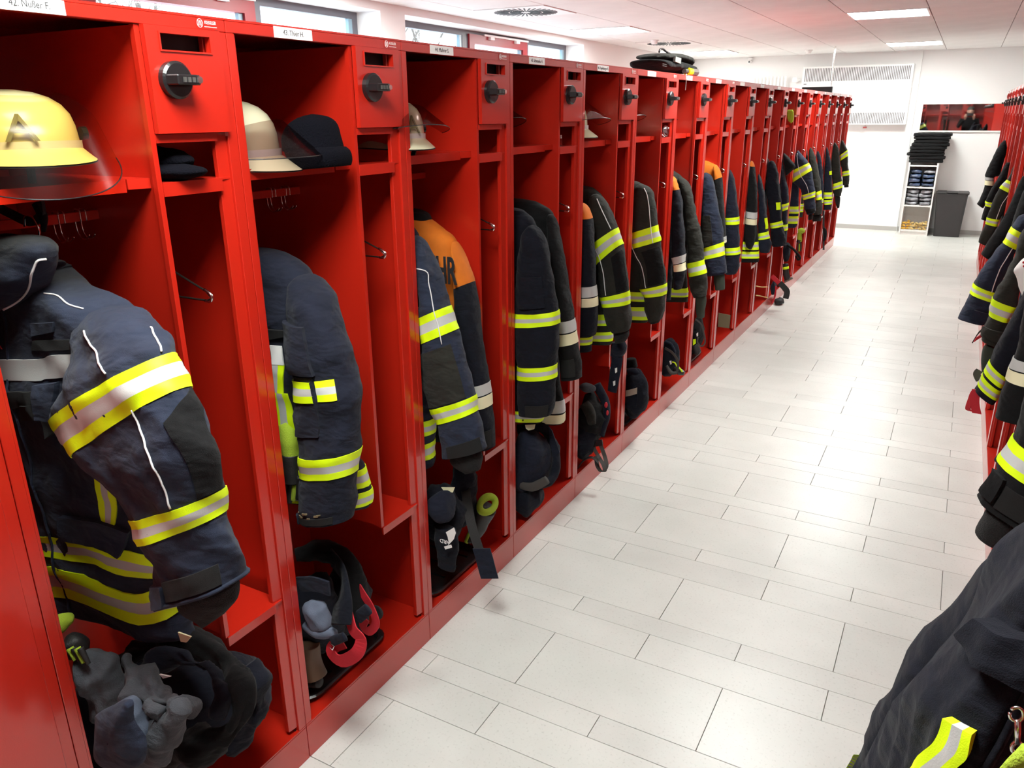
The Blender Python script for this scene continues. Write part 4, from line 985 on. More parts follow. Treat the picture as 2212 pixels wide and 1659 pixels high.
# --- heap in 42
t = heap('grey quilted and black trousers in a big heap in the nearest locker', -0.2, -0.36)
bl(300, 1550, -.36, 140, 110, .15, PANTSB, seed=201, amp=.03, scale=.55).obj('trouser_leg', t, smooth=True)
bl(455, 1520, -.27, 108, 108, .15, PANTSB, seed=202, amp=.028, scale=.55).obj('trouser_leg', t, smooth=True)
rollp([(280, 1425), (345, 1395, .03), (430, 1393, .05), (495, 1430, .04), (525, 1500), (505, 1570, -.03), (430, 1612, -.06), (330, 1620, -.06)], -.40, [30, 34, 34, 34, 32, 34, 38, 40], BLACKC, seed=203, amp=.024, n=90, nphi=26).obj('waistband', t, smooth=True)
rollp([(300, 1440, .01), (360, 1425, .02), (440, 1440, .03), (485, 1490, .02), (470, 1540)], -.44, [22, 26, 28, 26, 22], PANTSB, seed=218, amp=.02, n=70, nphi=22).obj('inner_fold', t, smooth=True)
bl(222, 1485, -.50, 62, 95, .05, QUILT, seed=204, amp=.020, n=64).obj('quilted_lining', t, smooth=True)
rollp([(262, 1430, .02), (300, 1480, 0), (350, 1515, -.02), (400, 1530, -.03)], -.49, [26, 44, 44, 30], QUILT, seed=205, amp=.022, n=60, nphi=26).obj('quilted_lining', t, smooth=True)
rollp([(400, 1530), (378, 1568), (340, 1612), (312, 1650)], -.53, [26, 38, 40, 34], QUILT, seed=206, amp=.020, n=50, nphi=24).obj('quilted_lining', t, smooth=True)
rollp([(270, 1512), (292, 1556), (306, 1610)], -.545, [22, 26, 22], LININGB, seed=207, amp=.016, n=36).obj('lining_fold', t, smooth=True)
rollp([(315, 1520), (350, 1548)], -.545, [18, 20], QUILT, seed=208, amp=.014, n=24).obj('lining_fold', t, smooth=True)
flapc = [(205, 1548), (222, 1535), (272, 1520), (282, 1560), (305, 1620), (300, 1655), (250, 1665), (215, 1640), (203, 1600)]
fp = np.array([atY(x_, y_, -.60) for x_, y_ in flapc]); cc = fp.mean(0)
G_ = np.array([[cc+(p_-cc)*q_+np.array((0, -.018*(1-q_**3), 0)) for p_ in smooth_pts(list(fp)+[fp[0]], 40)[:-1]] for q_ in (.02, .3, .55, .8, .95, 1.0)]+[[p_+np.array((0, .01, 0)) for p_ in smooth_pts(list(fp)+[fp[0]], 40)[:-1]]])
G_ = G_+np.array((0, 1.0, 0))*wrinkle(G_, .006, 209)[..., None]; G_[..., 2] = np.maximum(G_[..., 2], .112)
MB().grid(G_, NAVYB, closed=True).obj('knee_patch', t, smooth=True)
rollp([(430, 1625), (500, 1595), (552, 1545), (560, 1490), (530, 1440)], -.27, [30, 32, 30, 26, 18], PANTSB, seed=210, amp=.018, n=50).obj('trouser_leg', t, smooth=True)
cardp([(384, 1366), (412, 1376), (402, 1388), (390, 1386)], -.41, CREAM, .003).obj('care_label', t)
cardp([(344, 1457), (368, 1462), (352, 1466)], -.47, WHITE, .003).obj('care_label', t)
t = thing('work_glove', 'lime and black work glove lying behind the grey quilted heap', 'glove', atY(145, 1390, -.50), 'lime and black work gloves')
bl(132, 1345, -.50, 22, 22, .03, LIME, seed=211, amp=.008).obj('cuff', t, smooth=True)
bl(158, 1398, -.50, 28, 34, .03, GLOVEB, seed=212, amp=.008).obj('palm', t, smooth=True)
for k in range(4): rollp([(150+8*k, 1400), (165+9*k, 1425+3*k)], -.525, [8, 6], GLOVEB if k % 2 else LIME, seed=213+k, amp=.002, n=10, nphi=10).obj('finger', t, smooth=True)

# --- lime gloves tucked at the open front of the jacket in 43
t = thing('work_glove', 'lime and black work glove hanging beside the sleeve in locker 43', 'glove', atY(628, 1000, .13), 'lime and black work gloves')
rollp([(612, 915), (625, 945), (630, 985)], .12, [20, 26, 24], LIME, seed=221, amp=.006, n=24).obj('cuff', t, smooth=True)
rollp([(628, 980), (634, 1040)], .115, [22, 20], GLOVEB, seed=222, amp=.005, n=18).obj('palm', t, smooth=True)
for k in range(4): rollp([(620+9*k, 1030), (616+9*k, 1085-4*abs(k-1))], .11, [7, 6], GLOVEB if k != 2 else LIME, seed=223+k, amp=.0015, n=10, nphi=10).obj('finger', t, smooth=True)

# --- heap in 43
t = heap('navy trousers with blue-grey lining and bright red braces in locker 43', -0.2, 0.2)
bl(680, 1330, .16, 62, 95, .10, PANTSB, seed=231, amp=.022).obj('trouser_leg', t, smooth=True)
bl(745, 1300, .26, 55, 85, .08, PANTSB, seed=232, amp=.02).obj('trouser_leg', t, smooth=True)
rollp([(640, 1200), (690, 1190, .04), (745, 1215, .06), (770, 1270, .06), (765, 1330, .03)], .14, [22, 26, 26, 24, 22], BLACKC, seed=233, amp=.012, n=44).obj('waistband', t, smooth=True)
bl(684, 1325, .05, 36, 42, .03, LININGB, seed=234, amp=.012).obj('lining', t, smooth=True)
rollp([(660, 1350), (690, 1362), (725, 1368)], .05, [16, 18, 8], LININGB, seed=235, amp=.008, n=22).obj('lining', t, smooth=True)
strapp([(645, 1262), (680, 1262), (712, 1272)], .05, 34, NAVY, .006).obj('belt', t)
strapp([(712, 1200, .08), (738, 1235, .02), (742, 1290, -.04), (737, 1350, -.08)], .12, 52, DNAVY, .005).obj('brace', t, smooth=True)
strapp([(752, 1322, .02), (762, 1360, 0), (780, 1382, 0), (770, 1412, -.01), (738, 1428, -.01), (716, 1412, -.01), (722, 1396, 0), (742, 1388, 0)], .05, 30, STRAPR, .003, ang=None).obj('red_brace', t)
strapp([(768, 1255, .02), (785, 1285, 0), (800, 1310, 0), (812, 1345, 0), (797, 1364, 0), (784, 1352, 0), (790, 1336, 0)], .18, 20, STRAPR, .003, ang=None).obj('red_brace', t)
rollp([(718, 1385), (745, 1375)], .04, [12, 11], NAVY, seed=237, amp=.001, n=10, flat=.4).obj('brace_end', t, smooth=True)
rollp([(772, 1335), (796, 1315)], .16, [14, 13], NAVY, seed=238, amp=.001, n=10, flat=.4).obj('brace_end', t, smooth=True)
bl(812, 1325, .25, 16, 18, .02, BLACKC, seed=239).obj('brace_pad', t, smooth=True)
MB().tube([atY(x, y, .03) for x, y in ((714, 1390), (722, 1396), (718, 1404), (712, 1398))], .0012, CHROME, n=5).obj('buckle', t)
bt = thing('rubber_boot', 'dark boot toe at the left of the tray in locker 43', 'boot', (-.15, .12, .135), 'fire boots')
rollp([(668, 1390), (672, 1430), (685, 1462)], .09, [24, 26, 24], BROWN, seed=240, amp=.003, n=24, zmin=.13).obj('upper', bt, smooth=True)
rollp([(664, 1470), (690, 1474)], .085, [14, 12], BLACKM, seed=241, amp=.001, n=12, zmin=.13).obj('sole', bt, smooth=True)

# --- heap in 44
t = heap('dark navy padded hood and trousers with white tag, locker 44', -0.2, UW+.18)
bl(960, 1110, UW+.17, 46, 72, .09, DNAVY, seed=251, amp=.018).obj('trouser_leg', t, smooth=True)
bl(1000, 1070, UW+.27, 30, 75, .07, PANTSB, seed=252, amp=.016).obj('trouser_leg', t, smooth=True)
bl(952, 1095, UW+.08, 30, 34, .05, NAVY, seed=253, amp=.012).obj('padding', t, smooth=True)
rollp([(962, 1140), (965, 1190), (962, 1225)], UW+.08, [32, 33, 26], DNAVY, seed=254, amp=.010, n=40, flat=.5, zmin=.13).obj('knitted_hem', t, smooth=True)
cardp([(963, 1150), (980, 1140), (984, 1152), (980, 1165), (970, 1176), (967, 1160)], UW+.035, WHITE, .002).obj('white_tag', t)
cardp([(959, 1181), (974, 1177), (976, 1183), (962, 1187)], UW+.035, WHITE, .002).obj('white_tag', t)
cardp([(953, 1053), (982, 1053), (978, 1064), (960, 1062)], UW+.10, CREAM, .002).obj('pale_tab', t)
me = text_mesh('ARD', 0.020, WHITE, 0.0004); me.transform(M_XZ); g_ = link('lettering', me, t); g_.location = Vector(atY(961, 1170, UW+.034))-t.location; g_.rotation_euler = (0, math.pi, 0)
g_.scale = (1, -1, 1)
strapp([(1004, 1050, .10), (1012, 1100, .03), (1020, 1140, .0), (1036, 1190, -.02), (1044, 1210, -.02)], UW+.16, 20, STRAPB, .003, ang=(.87, .49, 0)).obj('hanging_strap', t)
P0 = atY(1050, 1222, UW+.13)
strapp([(1040, 1185), (1046, 1205), (1053, 1232), (1058, 1249)], UW+.125, 38, NAVY, .008, ang=(.87, .49, 0)).obj('strap_pad', t, smooth=False)
t = thing('work_glove', 'lime-cuffed work glove standing in locker 44', 'glove', atY(1045, 1110, UW+.33), 'lime and black work gloves')
gc = atY(1053, 1090, UW+.30); fold_ring(gc, (.024, .036), .013, LIME, seed=261, amp=.004, tilt=(.3, .9), n=30).obj('cuff', t, smooth=True)
rollp([(1050, 1098), (1038, 1125), (1026, 1150)], UW+.31, [24, 22, 18], GLOVEB, seed=262, amp=.004, n=20).obj('palm', t, smooth=True)
rollp([(1030, 1100), (1020, 1120)], UW+.32, [12, 10], LIME, seed=263, amp=.003, n=12).obj('thumb', t, smooth=True)
for k in range(3): rollp([(1030-5*k, 1145), (1020-6*k, 1170)], UW+.30, [8, 6], LIME if k == 2 else GLOVEB, seed=264+k, amp=.001, n=10, nphi=10).obj('finger', t, smooth=True)

# --- heap in 45
t = heap('navy trousers rolled open over boots in locker 45', -0.2, 2*UW+.2)
Yh = 2*UW+.17
bl(1145, 1000, Yh, 44, 80, .10, NAVY, seed=271, amp=.016).obj('trouser_leg', t, smooth=True)
bl(1140, 1075, Yh-.02, 36, 34, .09, PANTSB, seed=272, amp=.012).obj('trouser_leg', t, smooth=True)
rollp([(1118, 930), (1170, 925, .06), (1198, 965, .06), (1200, 1015, .02), (1175, 1045, -.04), (1115, 1035, -.08)], Yh, [12, 14, 12, 11, 12, 12], PANTSB, seed=273, amp=.007, n=60).obj('waistband', t, smooth=True)
rollp([(1114, 1045), (1150, 1052), (1182, 1036)], Yh-.09, [9, 10, 9], STRAPG, seed=274, amp=.002, n=24, flat=.4).obj('belt', t, smooth=True)
cardp([(1185, 922), (1192, 930), (1209, 978), (1196, 994), (1188, 960)], Yh+.03, NAVY, .004).obj('pocket_flap', t)
cardp([(1134, 918), (1156, 917), (1154, 927), (1142, 930), (1136, 926)], Yh-.06, CREAM, .002).obj('pale_tab', t)

# --- heap in 46, straps over the plinth
t = heap('black trousers with pale hood lining and long webbing loops over the plinth', -0.15, 3*UW+.2)
Yh = 3*UW+.18
bl(1275, 905, Yh, 30, 62, .09, BLACKC, seed=281, amp=.015).obj('trouser_leg', t, smooth=True)
bl(1262, 950, Yh-.04, 26, 40, .07, PANTSB, seed=282, amp=.012).obj('trouser_leg', t, smooth=True)
bl(1270, 838, Yh-.02, 19, 10, .03, QUILT, seed=283, amp=.005).obj('lining', t, smooth=True)
rollp([(1262, 870), (1275, 890), (1280, 915)], Yh-.06, [12, 13, 9], OLIVE, seed=284, amp=.005, n=24).obj('cloth_fold', t, smooth=True)
rollp([(1288, 830, .05), (1305, 865, .05), (1310, 900, .02), (1298, 940, 0)], Yh, [10, 11, 10, 10], NAVY, seed=285, amp=.005, n=30).obj('trouser_leg', t, smooth=True)
strapp([(1280, 940), (1282, 965), (1292, 985), (1304, 1005, -.02), (1306, 1017, -.03), (1298, 1018, -.03), (1290, 1005, -.02), (1288, 985)], Yh-.04, 9, STRAPG, .003, ang=(.87, .49, 0)).obj('webbing_loop', t)
strapp([(1297, 960), (1306, 985), (1310, 1005, -.02), (1306, 1016, -.03)], Yh-.03, 9, STRAPG, .003, ang=(.87, .49, 0)).obj('webbing_loop', t)
strapp([(1248, 1012, .02), (1260, 995, .02), (1278, 988, .02), (1292, 1000, 0)], Yh-.11, 10, STRAPB, .003, ang=(.3, -.9, 0)).obj('webbing_loop', t)
cardp([(1277, 953), (1300, 950), (1302, 962), (1279, 966)], Yh-.05, BLACKP, .006).obj('buckle', t)
for (x, y) in ((1309, 875), (1312, 892), (1251, 916)): bl(x, y, Yh, 3, 6, .008, STRAPR, seed=x, amp=.002, n=12).obj('red_tab', t)
t = thing('hood_cloth', 'blue-black knitted fire hood hanging from the foot shelf of locker 46', 'hood', atY(1330, 790, 3*UW+.34), None)
rollp([(1335, 738), (1337, 752), (1330, 770)], 3*UW+.36, [16, 18, 13], NAVY, seed=291, amp=.005, n=20).obj('bunched_top', t, smooth=True)
rollp([(1334, 770), (1328, 810), (1322, 846)], 3*UW+.35, [13, 13, 11], NAVY, seed=292, amp=.002, n=24, flat=.35).obj('hanging_panel', t, smooth=True)
for (x, y) in ((1330, 800), (1326, 828)): cardp([(x-2, y-4), (x+3, y-6), (x+3, y+4), (x-1, y+6)], 3*UW+.325, WHITE, .001).obj('white_mark', t)

# --- heap in 47
t = heap('black trousers with a beige band on boots in a tray, under the lone olive jacket', -0.15, 4*UW+.2)
Yh = 4*UW+.18
bl(1372, 850, Yh, 30, 56, .09, PANTSB, seed=301, amp=.014).obj('trouser_leg', t, smooth=True)
rollp([(1362, 775), (1364, 792)], Yh+.02, [13, 14], BLACKC, seed=302, amp=.003, n=16).obj('rolled_top', t, smooth=True)
rollp([(1356, 806, -.02), (1372, 805, .0), (1388, 835, .02), (1390, 865, 0)], Yh-.02, [8, 9, 9, 9], NAVY, seed=303, amp=.004, n=28).obj('trouser_leg', t, smooth=True)
strapp([(1352, 850), (1362, 848), (1376, 844)], Yh-.10, 14, mat('beige_band', (.32, .28, .22), .8), .003, ang=(0, 0, 1)).obj('beige_band', t)
strapp([(1372, 822), (1380, 838), (1383, 860), (1380, 880)], Yh-.08, 12, DNAVY, .004, ang=(.87, .49, 0)).obj('brace', t)
# --- heap in 48
t = heap('navy trousers with coiled braces and a yellow-edged boot, under the torch', -0.15, 5*UW+.2)
Yh = 5*UW+.18
bl(1446, 770, Yh, 22, 42, .09, PANTSB, seed=311, amp=.012).obj('trouser_leg', t, smooth=True)
for k in range(4): rollp([(1437, 738+4*k), (1450, 745+5*k), (1458, 762+5*k)], Yh-.06, [3, 3.4, 3], NAVY, seed=312+k, amp=.002, n=14, nphi=10).obj('fold', t, smooth=True)
strapp([(1436, 752), (1452, 762), (1464, 780), (1463, 800), (1458, 808)], Yh-.10, 5, STRAPG, .003, ang=None).obj('brace', t)
rollp([(1440, 790), (1450, 805), (1462, 805)], Yh-.10, [3, 4, 3], STRAPG, seed=317, amp=.001, n=16, nphi=10).obj('brace', t, smooth=True)
cardp([(1446, 780), (1450, 779), (1451, 786), (1448, 788)], Yh-.10, WHITE, .001).obj('white_tag', t)
bt = thing('fire_boot', 'black boot toe with yellow trim poking out under the torch locker', 'boot', (-.06, 5*UW+.3, .112), 'fire boots')
rollp([(1455, 790), (1466, 802), (1478, 806)], 5*UW+.16, [8, 8, 5], BLACKP, seed=318, amp=.001, n=20).obj('upper', bt, smooth=True)
strapp([(1452, 782), (1458, 784), (1463, 793)], 5*UW+.09, 2.5, YEL, .002).obj('yellow_trim', bt)
strapp([(1466, 793), (1472, 800), (1474, 804)], 5*UW+.09, 3, YEL, .002).obj('yellow_trim', bt)
# --- heap in 49
t = heap('black trousers with a looped strap over a laced boot, seventh locker', -0.15, 6*UW+.18)
Yh = 6*UW+.17
bl(1507, 720, Yh, 14, 36, .08, BLACKC, seed=321, amp=.010).obj('trouser_leg', t, smooth=True)
strapp([(1502, 690), (1514, 700), (1521, 722), (1523, 740), (1515, 748), (1507, 740), (1508, 728)], Yh-.10, 3, STRAPG, .003, ang=None).obj('brace', t)
cardp([(1504, 721), (1508, 718), (1508, 726), (1505, 727)], Yh-.09, WHITE, .001).obj('white_tag', t)
cardp([(1497, 733), (1503, 732), (1503, 742), (1497, 746)], Yh-.09, YEL, .001).obj('yellow_tab', t)
bt = thing('fire_boot', 'brown-soled laced boot in the seventh locker', 'boot', (-.15, 6*UW+.14, .112), 'fire boots')
rollp([(1500, 745), (1506, 758), (1512, 762)], 6*UW+.13, [8, 9, 6], GLOVEB, seed=322, amp=.001, n=16).obj('upper', bt, smooth=True)
t = thing('board', 'brown cardboard sheet leaning in the locker with the black boot tray', 'board', atY(1563, 690, 7*UW-.12), None)
cardp([(1552, 676), (1578, 681), (1575, 709), (1551, 706)], 7*UW-.13, mat('brown_card', (.13, .095, .05), .8), .004).obj('sheet', t)
# --- unit 50 trousers
# --- 51: brass loops; 52: straps over floor
for (ya, yb, lb) in ((620, 620, 'upper'), (640, 643, 'lower')):
    t = thing('brass_rail_loop', lb+' curved brass-coloured boot loop on the floor of the tenth locker', 'loop', atY(1645, ya, 8*UW+.34), 'brass boot loops')
    MB().tube(smooth_pts([atY(1633, ya-2, 8*UW+.20), atY(1645, ya, 8*UW+.26), atY(1658, yb, 8*UW+.30)], 16), .004, BRASS, n=8).obj('loop', t, smooth=True)
t = heap('red and black harness straps spilling over the plinth onto the floor', 0.02, 9*UW+.1, cat='straps', name='harness_straps', group=None)
Yh = 9*UW+.06
strapp([(1667, 596, .0), (1677, 606), (1688, 615), (1694, 624), (1700, 632)], Yh, 9, STRAPR, .004, ang=None).obj('red_strap', t)
strapp([(1684, 611), (1693, 620), (1700, 630), (1697, 645)], Yh-.02, 12, STRAPB, .004, ang=None).obj('black_strap', t)
blob(atZ(1684, 650, .03), (.045, .07, .035), BLACKM, seed=341, zmin=.004, amp=.012).obj('harness_pad', t, smooth=True)
bl(1671, 620, Yh+.02, 6, 16, .04, NAVY, seed=342, zmin=.05, amp=.01).obj('trouser_cloth', t, smooth=True)
rollp([(1676, 618), (1674, 640), (1668, 655)], Yh, [2, 2, 2], STRAPR, seed=343, amp=.001, n=16, nphi=8, zmin=.004).obj('red_edge', t)
# --- 53 boots, straps
bt = thing('fire_boot', 'laced boots with a yellow band in the eleventh locker', 'boot', (-.1, 10*UW+.12, .112), 'fire boots')
rollp([(1697, 570), (1698, 590), (1702, 604)], 10*UW+.13, [6, 6.5, 6.5], GLOVEB, seed=351, amp=.001, n=16).obj('upper', bt, smooth=True)
rollp([(1697, 576), (1697.5, 581)], 10*UW+.125, [6.8, 6.8], YEL, seed=352, amp=.001, n=8).obj('yellow_band', bt, smooth=True)
rollp([(1695, 608), (1712, 600)], 10*UW+.12, [3, 2.4], mat('grey_sole', (.16, .14, .12), .8), seed=353, amp=.0005, n=10).obj('sole', bt, smooth=True)
t = heap('black trousers thrown over boots with a strap looping out, eleventh locker', -0.1, 10*UW+.2)
bl(1700, 545, 10*UW+.16, 9, 20, .06, PANTSB, seed=354, amp=.01).obj('trouser_leg', t, smooth=True)
rollp([(1700, 530), (1712, 537), (1722, 548), (1728, 558), (1723, 561), (1719, 552)], 10*UW+.12, [3, 3, 3, 2.6, 2.2, 2], BLACKC, seed=355, amp=.003, n=30, nphi=10).obj('brace', t, smooth=True)
# --- 54 gloves
t = thing('work_glove', 'lime glove hanging low in the foot space beside the outstretched sleeve jacket', 'glove', atY(1730, 520, 11*UW+.2), 'lime and black work gloves')
rollp([(1725, 500), (1732, 498), (1737, 502)], 11*UW+.12, [5, 6, 4], LIME, seed=361, amp=.003, n=14).obj('cuff', t, smooth=True)
rollp([(1727, 503), (1727, 522)], 11*UW+.12, [5, 5], LIME, seed=362, amp=.003, n=14).obj('back_of_hand', t, smooth=True)
rollp([(1727, 518), (1725, 524)], 11*UW+.12, [5.5, 5.5], GLOVEB, seed=363, amp=.001, n=8).obj('palm', t, smooth=True)
for k in range(3): rollp([(1724+3*k, 526), (1723+3.4*k, 543)], 11*UW+.12, [1.8, 1.4], LIME if k % 2 else GLOVEB, seed=364+k, amp=.0005, n=8, nphi=8).obj('finger', t, smooth=True)
t = thing('work_glove', 'lime gloves draped over the hat shelf edge, far in the left row', 'glove', atY(1708, 250, 10*UW+.3), 'lime and black work gloves')
for k in range(4): rollp([(1702+3.2*k, 240), (1703+3*k, 255), (1705+2*k, 266-2*abs(k-2))], 10*UW+.28, [2.4, 2.4, 1.6], LIME, seed=371+k, amp=.001, n=12, nphi=8, zmin=0).obj('finger', t, smooth=True)
rollp([(1701, 240), (1712, 240)], 10*UW+.28, [3, 3], LIME, seed=376, amp=.001, n=8, zmin=0).obj('cuff', t, smooth=True)
# --- 57 strap
t = thing('hanging_strap', 'black padded strap hanging low in the locker near the far end', 'strap', atY(1779, 515, 13*UW+.4), None)
rollp([(1779, 492), (1783, 500), (1782, 515), (1779, 520)], 13*UW+.38, [2.5, 3, 3, 2], BLACKC, seed=381, amp=.001, n=16, nphi=10).obj('pad', t, smooth=True)
strapp([(1779, 455), (1779, 540)], 13*UW+.38, 4, STRAPB, .003, ang=(1, 0, 0)).obj('webbing', t)

# far lockers: trousers on boots hardly visible
# ------------------------------------------------------------------ helmets, caps
def helmet(label, c, face, shell, visor, vpitch=0.0, letter=False, k=1.0, kz=.8, vz=.062, vis_on=True, strap=True):
    t = thing('fire_helmet', label, 'helmet', tuple(c), 'fire helmets on the hat shelves')
    F = np.array((math.cos(face), math.sin(face), 0)); S = np.array((-F[1], F[0], 0)); Z = np.array((0, 0, 1.0)); c = np.array(c, float)
    def W(u, v, w_): return c+(F*u+S*v+Z*w_*kz)*k
    U = np.linspace(0, 2*math.pi, 48, endpoint=False)
    prof = [(0.0, .168), (.030, .1665), (.058, .160), (.082, .147), (.100, .128), (.112, .103), (.118, .075), (.120, .045), (.121, .020)]
    rows = []
    for r, z in prof: rows.append([W(r*1.12*math.cos(a)-.004, r*.93*math.sin(a), z-(0.012*(1-math.cos(a))/2 if z < .1 else 0)) for a in U])
    mb = MB(); mb.grid(np.array(rows), shell, closed=True); sh = mb.obj('shell', t, smooth=True)
    # lower rim: peak in front, neck guard behind
    rim = []
    for q in (0, .35, .7, 1):
        r_ = []
        for a in U:
            fr = max(0, math.cos(a))**2; bk = max(0, -math.cos(a))**1.5
            rr = .121+q*(.012+.040*fr+.030*bk); z = .020-(1-math.cos(a))*.006-q*(.030+.012*fr+.032*bk)
            r_.append(W(rr*1.12*math.cos(a)-.004, rr*.93*math.sin(a), z))
        rim.append(r_)
    MB().grid(np.array(rim), shell, closed=True).obj('rim', t, smooth=True)
    MB().grid(np.array([[p+np.array((0, 0, -.003)) for p in rim[-1]], [(p-c)*np.array((.93, .93, 1))+c for p in rim[-1]]]), BLACKM, closed=True).obj('edge_trim', t, smooth=True)
    bd = []
    for z in (.010, .036):
        bd.append([W(.1245*1.12*math.cos(a)-.004, .1245*.93*math.sin(a), z-(1-math.cos(a))*.006) for a in U])
    MB().grid(np.array(bd), HBAND, closed=True).obj('band', t, smooth=True)
    MB().grid(np.array([[W(.105*math.cos(a), .09*math.sin(a), z) for a in U] for z in (.03, -.02)]), BLACKM, closed=True).obj('headband', t, smooth=True)
    if vis_on:
        A = np.radians(np.linspace(-78, 78, 30)); V = []
        for q in np.linspace(0, 1, 18):
            r_ = []
            for a in A:
                ed = (abs(a)/math.radians(78)); rr = .132+q*.042 if vz < .1 else .085+.047*min(1, q*3.2)**.5+q*.040; z = vz-q*(vz+.063-(.055*ed**2))
                r_.append(W(rr*1.15*math.cos(a)+.004+q*.02, rr*.94*math.sin(a), z))
            V.append(r_)
        V = np.array(V)
        if vpitch:
            cp, sp = math.cos(vpitch), math.sin(vpitch); piv = W(0, 0, .05); d = V-piv; f = d@F; z = d@Z
            V = piv+F*(f*cp-z*sp)[..., None]+S*(d@S)[..., None]+Z*(f*sp+z*cp)[..., None]
        MB().grid(V, visor).obj('visor', t, smooth=True, fix=False)
        mb = MB(); mb.tube(list(V[-1]), .0012, BLACKP, n=5); mb.obj('visor_edge', t)
        for s_ in (-1, 1): MB().cyl(W(.02, s_*.118, .05), tuple(S*s_), .012, .010, BLACKP, 14).obj('visor_pivot', t)
    if letter is not False:
        me = text_mesh('A', .078, mat('helmet_letter', (.13, .12, .05), .6), .0012, 1.0)
        for v in me.vertices:
            x, y = v.co.x, v.co.y; ang = math.radians(-letter)+x/.125; zz = .066+y*1.25
            rr = np.interp(zz, [.02, .045, .075, .103, .128, .147], [.1265, .1250, .1215, .1150, .1030, .0850])+.0045+v.co.z
            p = W(rr*1.12*math.cos(ang)-.004, rr*.93*math.sin(ang), zz); v.co = Vector(p-c)
        link('lettering', me, t)
    if strap:
        mb = MB(); mb.ribbon(smooth_pts([W(.03, -.09, .0), W(.05, -.08, -.06), W(.07, -.03, -.12), W(.06, .03, -.11), W(.03, .09, 0)], 24), tuple(F*.010), .003, STRAPB); mb.obj('chin_strap', t)
    return t
h42 = helmet('cream fire helmet with letter A and amber visor in the nearest locker', (-.165, -.375, 1.607), -.2, HELM, VISA, -0.12, letter=10, k=1.0, kz=.64, vz=.168, strap=False)
strapp([(66, 362), (72, 400), (88, 440), (86, 470), (60, 478), (20, 460), (-20, 440)], -.37, 20, STRAPB, .006).obj('chin_strap', h42)
rollp([(78, 440), (92, 470), (94, 500)], -.37, [12, 14, 8], BLACKC, seed=399, amp=.004, zmin=0, n=20).obj('strap_pad', h42, smooth=True)
helmet('pale fire helmet with smoky visor beside the black knit cap', (-.17, .12, 1.567), .30, HELMW, VISS, 0.3, k=.92, kz=.88, strap=False)
helmet('cream fire helmet marked A with smoky visor raised, locker 44', (-.135, UW+.10, 1.592), -.35, HELMW, VISS, 0.45, letter=-4, k=.88)
helmet('fire helmet half hidden behind the post of locker 45, smoky visor', (-.23, 2*UW+.12, 1.592), -.2, HELMW, VISS, 0.5, k=.92)
helmet('fire helmet with clear shiny visor in locker 46', (-.17, 3*UW+.13, 1.592), -.3, HELMW, VISC, 0.45, k=1.0)
helmet('fire helmet with clear visor in the locker under the black bag', (-.22, 4*UW+.12, 1.592), -.2, HELMW, VISC, 0.5, k=.95)
for k in range(5, 9):
    helmet('fire helmet with smoky visor on the hat shelf of the %s open locker' % ordn[k+1], (-.25, k*UW+.12, 1.592), -.1, HELMW, VISS, 0.4, k=.92)
t = thing('knit_cap', 'black knitted cap standing on the hat shelf of locker 43', 'cap', (-.07, .28, 1.557), 'black knit caps')
KN = mat('black_rib_knit', (.0035, .0035, .006), 1.0, spec=.08, bump=.9, bscale=260)
cp = Tube([(668, 247, 682, 246), (648, 258, 702, 254), (633, 275, 714, 270), (626, 300, 722, 300), (630, 325, 728, 325)], .27, [.02, .045, .06, .068, .070], amp=.003, seed=401)
cp.shell(MB(), KN, nphi=40).obj('crown', t, smooth=True)
Tube([(628, 318, 728, 312), (640, 335, 738, 328), (652, 355, 740, 345), (660, 366, 737, 359)], .265, [.072, .076, .076, .072], amp=.002, seed=402).shell(MB(), KN, nphi=40).obj('folded_cuff', t, smooth=True)
t = thing('knit_cap', 'black knitted cap lying flat in the small compartment of locker 42', 'cap', (-.10, -.12, 1.55), 'black knit caps')
blob((-.10, -.125, 1.585), (.10, .055, .030), KN, seed=403, amp=.008, zmin=1.5485).obj('crown', t, smooth=True)
blob((-.07, -.13, 1.565), (.10, .06, .018), KN, seed=404, amp=.004, zmin=1.5485).obj('folded_cuff', t, smooth=True)
t = thing('small_bottle', 'tiny white-capped bottle in the small compartment of locker 45', 'bottle', tuple(atY(1210, 312, 2*UW+.47)), None)
p = atY(1210, 312, 2*UW+.47); MB().cyl((p[0], p[1], 1.548), 'z', .009, .028, PLAST, 16).obj('body', t); MB().cyl((p[0], p[1], 1.576), 'z', .006, .012, WHITE, 12).obj('cap', t)
t = thing('plastic_bag', 'crumpled clear plastic bag in the small compartment under the black bag', 'bag', tuple(atY(1437, 290, 4*UW+.47)), None)
bl(1435, 285, 4*UW+.45, 8, 12, .03, PLAST, seed=405, amp=.012, zmin=1.548).obj('film', t)

# ------------------------------------------------------------------ S hooks and empty hangers
def s_hook(x, y, label):
    t = thing('coat_hook', label, 'hook', (x, y, 1.44), 'chrome coat hooks on the rails')
    for d in (-.006, .006):
        MB().tube(smooth_pts([(x+.006, y+d, 1.470), (x+.006, y+d, 1.490), (x-.004, y+d, 1.493), (x-.012, y+d, 1.488), (x-.012, y+d, 1.45), (x+.0, y+d, 1.435), (x+.016, y+d, 1.437), (x+.026, y+d, 1.445)], 24), .0018, CHROME, n=6).obj('wire', t, smooth=True)
for (Y0, ys) in ((-UW, (.30, .345)), (0, (.285, .335)), (UW, (.20, .26))):
    for q, yy in enumerate(ys): s_hook(-.212, Y0+yy, ('nearer' if q == 0 else 'farther')+' chrome double hook on the rail '+{-UW: 'below the helmet with amber visor', 0: 'below the knitted cap', UW: 'above the orange-backed jacket'}[Y0])
